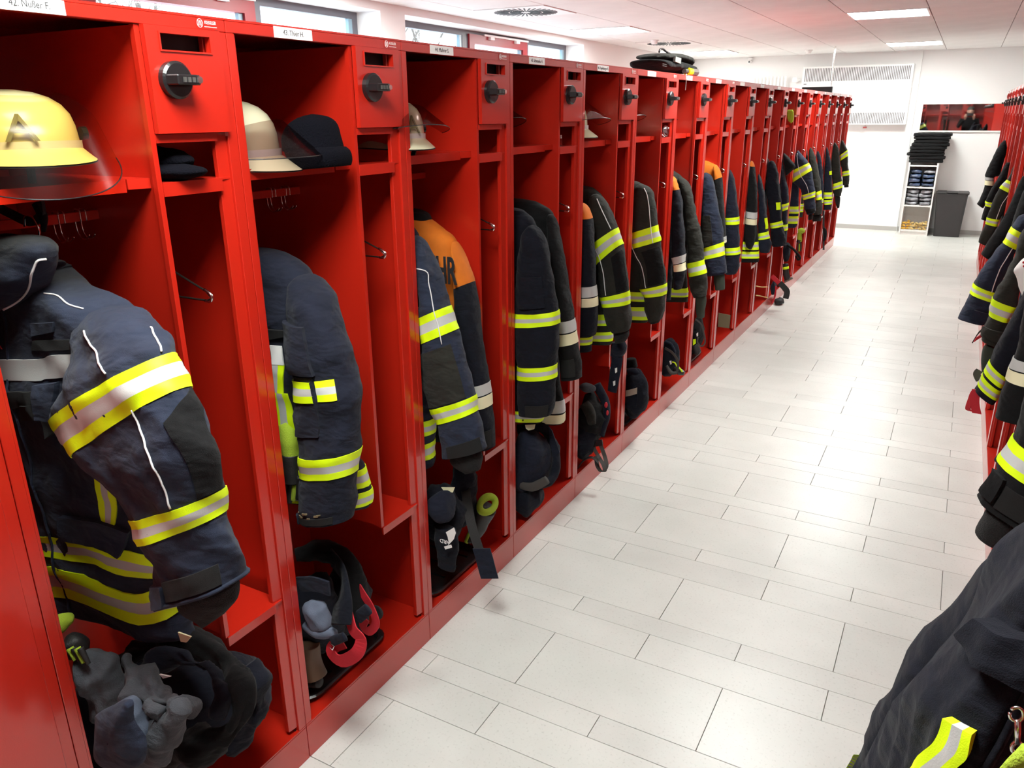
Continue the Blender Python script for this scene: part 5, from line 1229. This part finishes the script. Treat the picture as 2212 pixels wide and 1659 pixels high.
for k in range(-1, 16):
    x, y = -.20, k*UW+.455
    t = thing('clothes_hanger', 'empty wire clothes hanger in the narrow side of the %s left locker' % ordn[k+1], 'hanger', (x, y, 1.40), 'empty wire hangers')
    P = [(x, y, 1.395), (x-.19, y, 1.325), (x-.2, y, 1.312), (x-.19, y, 1.305), (x+.19, y-.0, 1.305), (x+.205, y, 1.312), (x+.19, y, 1.325), (x, y, 1.395)]
    mb = MB(); mb.tube(P, .0022, BLACKP if False else mat('dark_wire', (.03, .025, .022), .35, metal=.7), n=6); mb.obj('frame', t)
    MB().tube(smooth_pts([(x+.185, y, 1.328), (x+.203, y, 1.320), (x+.205, y, 1.312), (x+.200, y, 1.304), (x+.185, y, 1.3045)], 12), .0034, CHROME, n=6).obj('tip', t, smooth=True)
    MB().tube(smooth_pts([(x, y, 1.395), (x, y, 1.42), (x+.015, y, 1.44), (x, y, 1.46), (x-.015, y, 1.445)], 14), .0022, CHROME, n=6).obj('hook', t, smooth=True)
    MB().cyl((x, y-.05, 1.452), 'y', .006, .10, RED, 10).obj('peg', t)

# ------------------------------------------------------------------ things on top of the lockers
t = thing('backpack', 'black and grey bag lying on top of the left lockers', 'bag', (-.02, 2.65, 1.85), None)
def tx(px, py, X=-.06): return atX(px, py, X)
def X2(poly_pairs, X, th, m, seed, amp=.005, name='body', e=.8):
    """cloth body whose sections run across the photograph, standing in the plane X"""
    R = []
    for (xa, ya, xb, yb) in poly_pairs: R.append((atX(xa, ya, X), atX(xb, yb, X)))
    S = np.linspace(0, len(R)-1, 40)[:, None]; F = np.radians(np.linspace(-180, 180, 32, endpoint=False))[None, :]
    A = np.array([np.concatenate([(a+b)/2, (b-a)/2, [th*(.5 if i in (0, len(R)-1) else 1)]]) for i, (a, b) in enumerate(R)]); V = crom(A, S)
    sf, cf = np.sin(F), np.cos(F); x = (np.sign(sf)*np.abs(sf)**e)[..., None]; y = (np.sign(cf)*np.abs(cf)**e)[..., None]
    P = V[..., :3]+V[..., 3:6]*x+np.array((1.0, 0, 0))*V[..., 6:7]*y
    P = P+np.array((1.0, 0, 0))*y*wrinkle(P, amp, seed)[..., None]; P[..., 2] = np.maximum(P[..., 2], 1.8515)
    return MB().grid(P, m, closed=True, cap=True)
X2([(1395, 133, 1399, 142), (1398, 128, 1408, 150), (1420, 130, 1425, 153), (1445, 133, 1450, 156), (1465, 140, 1470, 160), (1476, 148, 1477, 158)], -.12, .10, BLACKC, 411, .008).obj('lower_body', t, smooth=True)
X2([(1402, 122, 1403, 127), (1410, 116, 1412, 130), (1430, 115, 1432, 131), (1450, 117, 1453, 134), (1466, 124, 1468, 142), (1474, 135, 1474, 150)], -.12, .09, OLIVE, 412, .006).obj('upper_body', t, smooth=True)
MB().tube(smooth_pts([tx(1424, 113), tx(1426, 107), tx(1432, 106), tx(1440, 112), tx(1455, 120)], 24), .005, BLACKP, n=6).obj('carry_handle', t, smooth=True)
p = [tx(1459, 122, -.02), tx(1471, 126, -.02), tx(1470, 138, -.02), tx(1458, 133, -.02)]
MB().prism([(q_[1], q_[2]) for q_ in p], 'x', -.03, -.018, mat('grey_flap', (.22, .23, .21), .6)).obj('grey_flap', t)
MB().tube([tx(1431, 138, -.015), tx(1440, 140, -.012), tx(1440, 144, -.012), tx(1431, 142, -.015)], .002, STRAPG, n=4, closed=True).obj('badge_outline', t)
t = thing('torch', 'yellow and dark grey torch lying on the lockers beside the black bag', 'torch', (-.02, 3.10, 1.865), None)
pt = atX(1478, 149.5, -.03); p2 = atX(1484, 150.5, -.03); p3 = atX(1492, 151.5, -.03); p4 = atX(1503, 152.5, -.03)
ax = (p4-pt)/np.linalg.norm(p4-pt); zc_ = 1.85+.021; pt[2] = p2[2] = p3[2] = p4[2] = zc_; ax = (0, 1, 0)
MB().cyl((-.03, pt[1], zc_), 'y', .012, p2[1]-pt[1], STRAPG, 20).obj('tail', t, smooth=False)
MB().cyl((-.03, p2[1], zc_), 'y', .020, p3[1]-p2[1], mat('bright_yellow_plastic', (.85, .72, 0.0), .4), 24).obj('body', t)
MB().cyl((-.03, p3[1], zc_), 'y', .0205, p4[1]-p3[1], mat('grey_plastic', (.10, .08, .075), .5), 8).obj('head', t)
t = thing('key_bunch', 'key ring and key hanging from the black bag over the locker edge', 'keys', (0.01, 3.02, 1.83), None)
MB().tube([(.006, 3.02+.012*math.cos(a), 1.842+.012*math.sin(a)) for a in np.linspace(0, 6.28, 18)[:-1]], .0012, CHROME, n=5, closed=True).obj('ring', t)
MB().prism([(3.018, 1.83), (3.026, 1.83), (3.020, 1.775), (3.012, 1.775)], 'x', .004, .006, CHROME).obj('key', t)

# ------------------------------------------------------------------ far wall
t = thing('wall_convector', 'large white wall heater with slotted grilles above the passage', 'heater', (-.18, YF-.12, 1.87), None)
cx0, cx1, cz0, cz1, cy0 = -.905, .545, 1.475, 2.275, YF-.165
MB().box(cx0, cx1, cy0, YF-.036, cz0, cz1, PANELW).obj('casing', t, bevel=.008)
SLOT = mat('slot_shadow', (.10, .095, .09), .8)
for (za, zb) in ((cz1-.205, cz1-.030), (cz0+.02, cz0+.165)):
    n_ = 64
    for k in range(n_):
        x = cx0+.04+k*(cx1-cx0-.08)/(n_-1)
        MB().box(x-.0045, x+.0045, cy0-.001, cy0+.004, za, zb, SLOT).obj('slot', t)
MB().box(cx0+.03, cx0+.07, cy0-.001, cy0+.002, cz1-.245, cz1-.235, SLOT).obj('maker_mark', t)
MB().cyl((.02, YF-.12, cz0-.03), 'z', .012, .03, CHROME, 12).cyl((.02, YF-.12, cz0-.045), 'z', .024, .02, mat('red_knob', (.35, .05, .05), .5), 12).obj('drain_tap', t)
t = thing('wall_mirror', 'long mirror strip on the right of the far wall', 'mirror', (1.5, YF-.01, 1.57), None)
MB().box(.722, 2.30, YF-.012, YF-.004, 1.400, 1.742, MIRROR).obj('glass', t)
mb = MB(); mb.box(.705, 2.30, YF-.028, YF, 1.380, 1.399, WOOD); mb.obj('ledge', t)
MB().box(.705, 2.30, YF-.014, YF, 1.743, 1.752, WOOD).obj('top_edge', t); MB().box(.705, .721, YF-.014, YF, 1.400, 1.742, WOOD).obj('side_edge', t)
t = thing('column_radiator', 'white ribbed column radiator high on the far wall, tops showing over the lockers', 'radiator', (-1.3, YF-.06, 1.9), None)
for k in range(10):
    x = -1.62+k*.052
    MB().cyl((x, YF-.07, 1.55), 'z', .014, .60, PANELW, 12).cyl((x, YF-.07, 2.15), 'z', .014, .012, PANELW, 12, r2=.004).obj('column', t, smooth=False)
MB().cyl((-1.05, YF-.07, 2.10), 'x', .035, .06, PANELW, 18).cyl((-.99, YF-.07, 2.10), 'x', .035, .05, PANELW, 18, r2=.008).obj('valve_head', t)
t = thing('ceiling_pole_monitor', 'thin metal pole from the ceiling carrying a flat black screen', 'monitor', (-.32, 10.18, CZ), None)
MB().cyl((-.31, 10.18, 1.90), 'z', .010, CZ-1.90, CHROME, 12).obj('pole', t)
MB().box(-.66, -.285, 10.16, 10.20, 1.74, 1.962, BLACKM).obj('screen', t, bevel=.004)
t = thing('dome_camera', 'small white and black dome camera on the far wall', 'camera', (-1.706, YF-.03, 2.39), None)
MB().box(-1.735, -1.677, YF-.05, YF, 2.395, 2.43, PANELW).obj('bracket', t, bevel=.004)
blob((-1.706, YF-.045, 2.375), (.028, .03, .028), PANELW, amp=0, n=20, zmin=0).obj('housing', t, smooth=True)
MB().cyl((-1.706, YF-.078, 2.37), 'y', .014, .012, BLACKP, 16).obj('lens', t)

# narrow white shelf unit
X0, X1, Y0, Y1 = .675, 1.04, YF-.42, YF-.04
t = thing('shelf_unit', 'narrow white open shelf unit against the far wall', 'shelf', (.86, YF-.2, 0), None)
MB().box(X0, X0+.018, Y0, Y1, 0, .985, WOOD).obj('side_board', t); MB().box(X1-.018, X1, Y0, Y1, 0, .985, WOOD).obj('side_board', t)
MB().box(X0+.018, X1-.018, Y1-.006, Y1, .06, .985, WOOD).obj('back_board', t)
for z in (.055, .395, .645, .935): MB().box(X0+.018, X1-.018, Y0+(0.005), Y1-.006, z, z+.018, WOOD).obj('shelf_board', t)
MB().box(X0+.018, X1-.018, Y0+.02, Y0+.035, 0, .055, WOOD).obj('kick_board', t)
for k in range(9):
    z = .985+.043*k if k else .985; dx = [0, .01, -.02, -.01, .0, .02, .03, .03, .03][k]
    t2 = thing('folded_garment', 'folded black garment, %s from the bottom of the pile on the white shelf unit' % ordn[k], 'clothing', (.86+dx, YF-.24, z), 'pile of folded black garments')
    bb = blob((.875+dx, YF-.24, z+.0215), (.215+.01*(k % 3), .18, .0235), BLACKC, seed=420+k, amp=.010, squash=.35, zmin=z+.0005, n=40); bb.obj('cloth', t2, smooth=True)
for (zb, m_, grp, n_) in ((.413, BAGM, 'grey', 4), (.663, BAGB, 'blue-black', 4)):
    for cxx in (0, 1):
        for k in range(n_):
            z = zb+.001+k*(.052 if zb < .5 else .058)
            mm = BAGM if (zb < .5 or (cxx == 1 and k == 3)) else BAGB
            t2 = thing('bagged_garment', 'plastic-wrapped %s garment, %s from the bottom in the %s stack of the %s shelf compartment' % ('grey' if mm is BAGM else 'blue-black', ordn[k], 'left' if cxx == 0 else 'right', 'third' if zb < .5 else 'second'), 'clothing', (.775+.165*cxx, Y0+.15, z), 'plastic-wrapped garments on the shelf unit')
            blob((.777+.162*cxx, Y0+.16, z+.026), (.078, .14, .026), mm, seed=440+k+10*cxx+int(zb*100), amp=.016, squash=.5, zmin=z, n=36).obj('bag', t2, smooth=True)
rg = random.Random(3)
for k in range(18):
    gx = .72+.27*(k % 6)/5; gz = .075+.035*(k//6); gy = Y0+.05+.05*rg.random()
    m_ = GLOVEO if gx < .80 else GLOVEY
    t2 = thing('leather_glove', ('orange-yellow' if m_ is GLOVEO else 'pale tan')+' leather work glove in the loose heap of the bottom shelf compartment', 'glove', (gx, gy, gz), 'heap of leather work gloves, '+('left' if m_ is GLOVEO else 'right')+' part')
    blob((gx, gy, gz+.015), (.026, .035, .016), m_, seed=470+k, amp=.004, rot=rg.random()*3, tilt=rg.uniform(-.5, .5), zmin=.0745, n=20).obj('palm', t2, smooth=True)
    a0 = rg.random()*6.28
    for q in range(3):
        a = a0+q*.35; roll([(gx, gy, gz+.018), (gx+.05*math.cos(a)*.8, gy-.01, gz+.02+.035*math.sin(a))], [.009, .007], m_, seed=q, amp=.0005, n=6, nphi=8, zmin=.0745).obj('finger', t2, smooth=True)
# waste bin
t = thing('laundry_bin', 'tall dark grey tapered plastic bin beside the shelf unit', 'bin', (1.27, YF-.22, 0), None)
def taper(x0, x1, y0, y1, z0, X0_, X1_, Y0_, Y1_, z1, m, r=.03, cap=True):
    L = []
    for (a, b, c_, d, z) in ((x0, x1, y0, y1, z0), (X0_, X1_, Y0_, Y1_, z1)):
        P = []
        for (cx, cy, s) in ((b-r, d-r, 0), (a+r, d-r, 90), (a+r, c_+r, 180), (b-r, c_+r, 270)):
            for k in range(5): an = math.radians(s+22.5*k); P.append((cx+r*math.cos(an), cy+r*math.sin(an), z))
        L.append(P)
    mb = MB(); mb.grid(np.array(L), m, closed=True, cap=cap); return mb
taper(1.115, 1.43, YF-.38, YF-.10, .004, 1.075, 1.455, YF-.42, YF-.06, .575, BINM).obj('body', t)
taper(1.068, 1.462, YF-.428, YF-.052, .575, 1.062, 1.468, YF-.434, YF-.046, .590, BINM, cap=False).obj('rim', t)
mb = MB(); mb.box(1.075, 1.19, YF-.43, YF-.06, .588, .602, BINM).box(1.33, 1.46, YF-.43, YF-.06, .588, .602, BINM).box(1.19, 1.33, YF-.35, YF-.06, .588, .598, BINM); mb.obj('lid', t, bevel=.004)

# ------------------------------------------------------------------ right row jackets
RG = 'turnout jackets hanging in the right lockers'
def rj(label, Y, cloth, sl, bands, th=.05, seed=1, **k):
    return jacket(label, Y, cloth, sl, bands, th=th, seed=seed, xc=1.84, hw=.20, group=RG, **k)
# nearest, bottom right
t = jroot('very large dark navy jacket at the lower right corner, yellow pocket stripe and snap hook', -.52, x=1.5, group=RG)
s = Tube([(2235, 1135, 2360, 1140), (2150, 1215, 2360, 1225), (2080, 1290, 2345, 1320), (2022, 1370, 2320, 1430), (1945, 1470, 2290, 1550), (1893, 1560, 2255, 1650), (1850, 1640, 2235, 1745), (1810, 1735, 2220, 1840)], -.52,
         [.05, .08, .09, .095, .10, .10, .10, .10], amp=.016, seed=601, wscale=.9)
s.shell(MB(), DNAVY, nphi=72).obj('sleeve', t, smooth=True)
b = Tube([(2190, 1165, 2700, 1165), (2105, 1245, 2800, 1250), (2030, 1325, 2800, 1345), (1965, 1410, 2800, 1460), (1900, 1500, 2800, 1580), (1845, 1590, 2800, 1690), (1815, 1660, 2800, 1780), (1795, 1740, 2800, 1860)], -.40, .07, amp=.012, seed=602)
b.shell(MB(), DNAVY, nphi=48).obj('body', t, smooth=True)
strip_px(b, [(1829, 1615), (1812, 1650), (1800, 1680)], [(1838, 1622), (1824, 1655), (1812, 1690)], (YEL, SIL), .006).obj('hem_stripe', t, smooth=True)
strip_px(s, [(2058, 1549), (2040, 1585), (2015, 1620), (1975, 1668)], [(2112, 1580), (2098, 1620), (2072, 1650), (2040, 1690)], Y3, .008).obj('pocket_stripe', t, smooth=True)
flap_px(s, [(2105, 1370), (2150, 1440), (2230, 1475)], [(2150, 1330), (2200, 1360), (2260, 1380)], DNAVY, .016).obj('pocket_flap', t, smooth=True)
s.line([(1.5, 30), (3, 18), (4.6, -5), (5.6, -15), (6.9, -40)], .0035, DNAVY, off=.002).obj('seam', t, smooth=True)
t2 = thing('snap_hook', 'metal snap hook with ring on the large dark jacket at lower right', 'hook', tuple(atY(2196, 1580, -.66)), None)
def hp(px, py): return atY(px, py, -.645)
MB().tube([hp(2196+15*math.cos(a), 1543+15*math.sin(a)) for a in np.linspace(-2.4, 3.4, 20)], .0013, CHROME, n=6).obj('ring', t2, smooth=True)
MB().tube([hp(2198, 1556), hp(2199, 1580), hp(2198, 1605)], .0022, CHROME, n=8).obj('swivel', t2, smooth=True)
MB().tube([hp(2198+12*math.cos(a), 1616+13*math.sin(a)) for a in np.linspace(0, 6.28, 20)[:-1]], .0016, CHROME, n=6, closed=True).obj('hook', t2, smooth=True)
t2 = thing('work_glove', 'lime glove cuff at the very bottom right corner', 'glove', tuple(atY(2180, 1655, -.66)), 'lime and black work gloves')
rollp([(2150, 1672), (2185, 1648), (2225, 1625)], -.67, [16, 24, 26], LIME, seed=603, amp=.004, n=30).obj('cuff', t2, smooth=True)
rollp([(2160, 1690), (2225, 1660)], -.65, [20, 24], GLOVEB, seed=604, amp=.004, n=20).obj('palm', t2, smooth=True)

rj('black jacket with curved yellow band above a strapped cuff, right row second nearest', .50, BLACKC,
   [(2245, 700, 2330, 720), (2225, 790, 2335, 820), (2203, 870, 2330, 910), (2183, 941, 2325, 1010), (2154, 992, 2300, 1075), (2152, 1020, 2285, 1095), (2120, 1066, 2270, 1150), (2112, 1073, 2262, 1160)],
   [(3, 4, 'yellow')], seed=611, th=.055, cuff=[(2135, 1085, 2215, 1120), (2122, 1110, 2200, 1148), (2106, 1144, 2170, 1175), (2108, 1150, 2160, 1178)], patch=[(4.7, 5.8, -80, -45, BLACKC, .012), (5.0, 5.9, -40, 80, VELCRO, .006)], nphi=48, amp=.008)
rj('black jacket with silver and cream cuff bands, right row third nearest', 1.10, BLACKC,
   [(2225, 560, 2300, 570), (2212, 640, 2292, 660), (2198, 735, 2290, 750), (2189, 771, 2285, 782), (2172, 818, 2275, 838), (2160, 850, 2262, 872), (2147, 897, 2240, 915)],
   [(3, 4, 'silcream')], seed=612, th=.045, amp=.003)
rj('dark navy jacket whose hem shows two slanted yellow bands, right row fourth nearest', 1.68, DNAVY,
   [(2235, 560, 2300, 600), (2210, 630, 2275, 670), (2175, 702, 2232, 745), (2150, 752, 2196, 785), (2138, 780, 2176, 812), (2111, 828, 2156, 862), (2104, 838, 2149, 872)],
   [(4, 5, 'double')], seed=613, th=.055, amp=.003)
t = jroot('white shirt with small red dots hanging between the dark jackets on the right', 1.95, x=1.7, group=None, cat='shirt', name='white_shirt')
s = Tube([(2215, 545, 2290, 550), (2191, 578, 2290, 585), (2197, 605, 2290, 620), (2204, 640, 2280, 655), (2203, 675, 2260, 690), (2206, 706, 2240, 715)], 1.95, [.03, .045, .05, .05, .045, .03], amp=.006, seed=614)
s.shell(MB(), WHITE).obj('cloth', t, smooth=True)
for (x, y) in ((2211, 567), (2212, 575)): bl(x, y, 1.905, 2.5, 2.5, .004, STRAPR, seed=1, amp=0, n=10).obj('red_dot', t)
rj('olive jacket with broad yellow band and buttoned cuff strap in the right row', 2.26, OLIVE,
   [(2212, 478, 2250, 500), (2186, 555, 2232, 570), (2167, 597, 2215, 612), (2145, 643, 2198, 662), (2134, 679, 2180, 695), (2126, 704, 2174, 716), (2118, 732, 2160, 748)],
   [(3, 4, 'yellow')], seed=615, th=.055, amp=.007, cuff=[(2122, 740, 2162, 750), (2117, 765, 2158, 780), (2117, 792, 2150, 806), (2120, 806, 2140, 815)], cuffm=KNITG, patch=[(4.9, 5.6, -70, 40, OLIVE, .010)])
t = heap('red and black trouser brace sticking out beside the olive jacket on the right', 1.55, 2.9, group=None, cat='strap', name='trouser_brace')
strapp([(2136, 715), (2118, 726), (2106, 734)], 2.4, 12, STRAPR, .004, ang=(.3, -.3, 1)).obj('red_strap', t)
strapp([(2128, 708), (2114, 719), (2102, 738)], 2.42, 8, STRAPB, .004, ang=(.3, -.3, 1)).obj('black_strap', t)
roll([(1.60, 2.45, .62), (1.72, 2.5, .50), (1.82, 2.55, .30), (1.86, 2.55, .13)], [.03, .06, .10, .12], PANTSB, seed=640, amp=.02).obj('trouser_cloth', t, smooth=True)
t = heap('red trouser braces looping out at knee height on the right', 1.55, 1.9, group=None, cat='strap', name='trouser_brace')
strapp([(2118, 838), (2104, 846), (2097, 862), (2091, 884), (2104, 888)], 1.72, 14, STRAPR, .004, ang=(.6, -.8, .2)).obj('red_strap', t)
strapp([(2110, 842), (2106, 858), (2106, 874), (2110, 893)], 1.66, 18, STRAPR, .004, ang=(1, -.1, 0)).obj('red_strap', t)
strapp([(2116, 800), (2110, 808), (2116, 822)], 1.75, 14, STRAPG, .004, ang=None).obj('grey_strap', t)
roll([(1.58, 1.78, .52), (1.70, 1.82, .42), (1.82, 1.85, .28), (1.86, 1.85, .13)], [.02, .06, .10, .12], PANTSB, seed=641, amp=.02).obj('trouser_cloth', t, smooth=True)
rj('blue-grey jacket with piping and two bands reaching farthest into the aisle on the right', 2.84, NAVYB,
   [(2209, 457, 2240, 472), (2184, 489, 2217, 506), (2163, 521, 2198, 540), (2140, 551, 2186, 568), (2119, 579, 2170, 598), (2101, 612, 2157, 632), (2093, 633, 2150, 652), (2080, 660, 2140, 678), (2068, 685, 2131, 702)],
   [(1, 2, 'yellow'), (5, 6, 'yellow')], seed=616, th=.055, amp=.006, pipe=[[(2.0, 20), (3, 10), (5, 25)]], patch=[(6.9, 7.6, -10, 75, NAVYB, .008)])
rj('slender black jacket without bands in the right row', 4.02, BLACKC,
   [(2206, 378, 2222, 384), (2182, 438, 2208, 448), (2160, 482, 2190, 492), (2140, 512, 2166, 525), (2118, 547, 2138, 561)], [], seed=617, th=.05, amp=.003)
rj('black jacket behind the slender bandless one in the right row', 3.44, BLACKC,
   [(2216, 400, 2236, 408), (2200, 440, 2226, 450), (2186, 480, 2212, 492), (2176, 510, 2200, 520)], [], seed=618, th=.05, amp=.003)
rj('olive-grey jacket with piping between two yellow bands, far in the right row', 5.72, OLIVE,
   [(2198, 350, 2210, 358), (2181, 378, 2202, 384), (2175, 388, 2194, 395), (2159, 406, 2186, 419), (2146, 428, 2178, 440), (2138, 452, 2168, 460), (2131, 469, 2160, 474), (2128, 483, 2154, 489), (2117, 506, 2144, 514), (2113, 522, 2131, 530)],
   [(2, 3, 'yellow'), (6, 7, 'yellow')], seed=619, th=.055, amp=.003, pipe=[[(3, 30), (4.2, 10), (6, 20)]])
rj('dark jacket with a single small yellow band, third from the far end on the right', 6.30, BLACKC,
   [(2172, 350, 2186, 352), (2155, 385, 2176, 390), (2139, 410, 2162, 416), (2128, 434, 2150, 438), (2127, 444, 2148, 448), (2119, 473, 2138, 478)], [(3, 4, 'yellow')], seed=620, th=.05, amp=.003)
rj('dark jacket with silver and cream band, farthest on the right', 6.90, BLACKC,
   [(2168, 302, 2174, 304), (2153, 323, 2175, 326), (2138, 352, 2168, 354), (2128, 376, 2160, 378), (2128, 382, 2148, 384), (2127, 399, 2146, 401), (2118, 425, 2138, 430), (2110, 440, 2124, 450)], [(4, 5, 'silcream')], seed=621, th=.05, amp=.003)
for i_, (yy, zz) in enumerate(((8.05, 1.36), (4.60, 1.34), (5.16, 1.38))):
    t = jroot('dark coat body deep in the %s right locker from the far end' % ordn[[2, 8, 7][i_]], yy, x=1.86, group=RG)
    Tube(body_rings(1.86, .2, zz, .7), yy, .06, amp=.004, seed=630+i_, world=True).shell(MB(), DNAVY, nphi=28).obj('body', t, smooth=True)
# jackets of the row seen only in the mirror
for k in range(6):
    cl = (NAVY, OLIVE, DNAVY, OLIVE, BLACKC, NAVY)[k]; x = -1.2+k*UW+.19
    t = thing('turnout_jacket', 'jacket in the %s locker of the row seen only in the mirror' % ordn[k], 'jacket', (x, -2.68, .7), 'jackets seen in the mirror')
    b = Tube(body_rings(0, .21, 1.40, .68), 0, .07, amp=.006, seed=650+k, world=True)
    mb = MB(); b.shell(mb, cl, nphi=28); b.band(mb, 7, 7.8); b.band(mb, 9.5, 10.3)
    V = np.array(mb.v); mb.v = [(x-v[1]+0.0, -2.66+v[0], v[2]) for v in V]
    mb.obj('body', t, smooth=True)

# ------------------------------------------------------------------ the photographer, seen only in the mirror
def skin_mesh(name, verts, edges, radii, m, parent, sub=1):
    me = bpy.data.meshes.new(name); off = parent.location
    me.from_pydata([tuple(Vector(v)-off) for v in verts], edges, []); o = link(name, me, parent)
    md = o.modifiers.new('skin', 'SKIN'); sv = me.skin_vertices[0].data
    for i, r in enumerate(radii): sv[i].radius = r if hasattr(r, '__len__') else (r, r)
    sv[0].use_root = True
    o.modifiers.new('sub', 'SUBSURF').levels = sub; o.modifiers['sub'].render_levels = sub
    me.materials.append(m); return o
px_, py_ = 1.30, -1.72
t = thing('person', 'person in dark jacket and grey beanie holding a phone, seen in the mirror strip', 'person', (px_, py_, 0), None)
V_ = [(px_, py_, .95), (px_, py_, 1.15), (px_, py_-.01, 1.36), (px_, py_+.0, 1.47), (px_-.19, py_, 1.40), (px_-.25, py_+.08, 1.20), (px_-.13, py_+.32, 1.40),
      (px_+.19, py_, 1.40), (px_+.25, py_+.08, 1.20), (px_+.13, py_+.32, 1.40), (px_-.10, py_, .90), (px_-.11, py_+.02, .50), (px_-.12, py_, .09), (px_+.10, py_, .90), (px_+.11, py_+.02, .50), (px_+.12, py_, .09)]
E_ = [(0, 1), (1, 2), (2, 3), (2, 4), (4, 5), (5, 6), (2, 7), (7, 8), (8, 9), (0, 10), (10, 11), (11, 12), (0, 13), (13, 14), (14, 15)]
skin_mesh('body', V_, E_, [(.16, .11), (.16, .11), (.17, .11), .06, .07, .05, .035, .07, .05, .035, .09, .065, .05, .09, .065, .05], BLACKC, t, 2)
hd = (px_, py_+.03, 1.62)
head = blob(hd, (.075, .095, .115), SKIN, amp=0, n=28).obj('head', t, smooth=True)
for sx_ in (-1, 1):
    blob((px_+sx_*.03, py_+.118, 1.635), (.012, .006, .007), BLACKM, amp=0, n=12).obj('eye', head, smooth=True)
    blob((px_+sx_*.077, py_+.03, 1.62), (.010, .020, .032), SKIN, amp=0, n=12).obj('ear', head, smooth=True)
blob((px_, py_+.13, 1.605), (.013, .018, .024), SKIN, amp=0, n=14).obj('nose', head, smooth=True)
blob((px_, py_+.118, 1.565), (.024, .006, .007), mat('lips', (.40, .14, .12), .5), amp=0, n=12).obj('mouth', head, smooth=True)
blob((px_, py_+.02, 1.685), (.088, .102, .075), mat('grey_beanie', (.05, .055, .05), .9), amp=.003, seed=700, n=28, zmin=1.655).obj('beanie', t, smooth=True)
for sx_ in (-1, 1):
    hx, hy, hz = px_+sx_*.105, py_+.375, 1.455
    hv = [(hx, hy-.05, hz-.04), (hx, hy, hz), (hx-.0, hy+.03, hz+.035)]; he = [(0, 1), (1, 2)]; hr = [.024, (.036, .018), (.034, .014)]
    for f_ in range(4):
        b0 = len(hv); off_ = (-.024+.016*f_)
        hv += [(hx+off_, hy+.045, hz+.055), (hx+off_*.9-sx_*.012, hy+.060, hz+.078), (hx+off_*.8-sx_*.024, hy+.050, hz+.095)]; he += [(2, b0), (b0, b0+1), (b0+1, b0+2)]; hr += [.0095, .009, .0075]
    b0 = len(hv); hv += [(hx-sx_*.035, hy+.01, hz+.03), (hx-sx_*.048, hy+.03, hz+.055)]; he += [(1, b0), (b0, b0+1)]; hr += [.011, .009]
    skin_mesh('hand', hv, he, hr, SKIN, t, 1)
ph = thing('phone', 'black phone held up in both hands by the person in the mirror', 'phone', (px_, py_+.43, 1.55), None)
MB().box(px_-.078, px_+.078, py_+.432, py_+.441, 1.508, 1.584, BLACKP).obj('body', ph, bevel=.003)
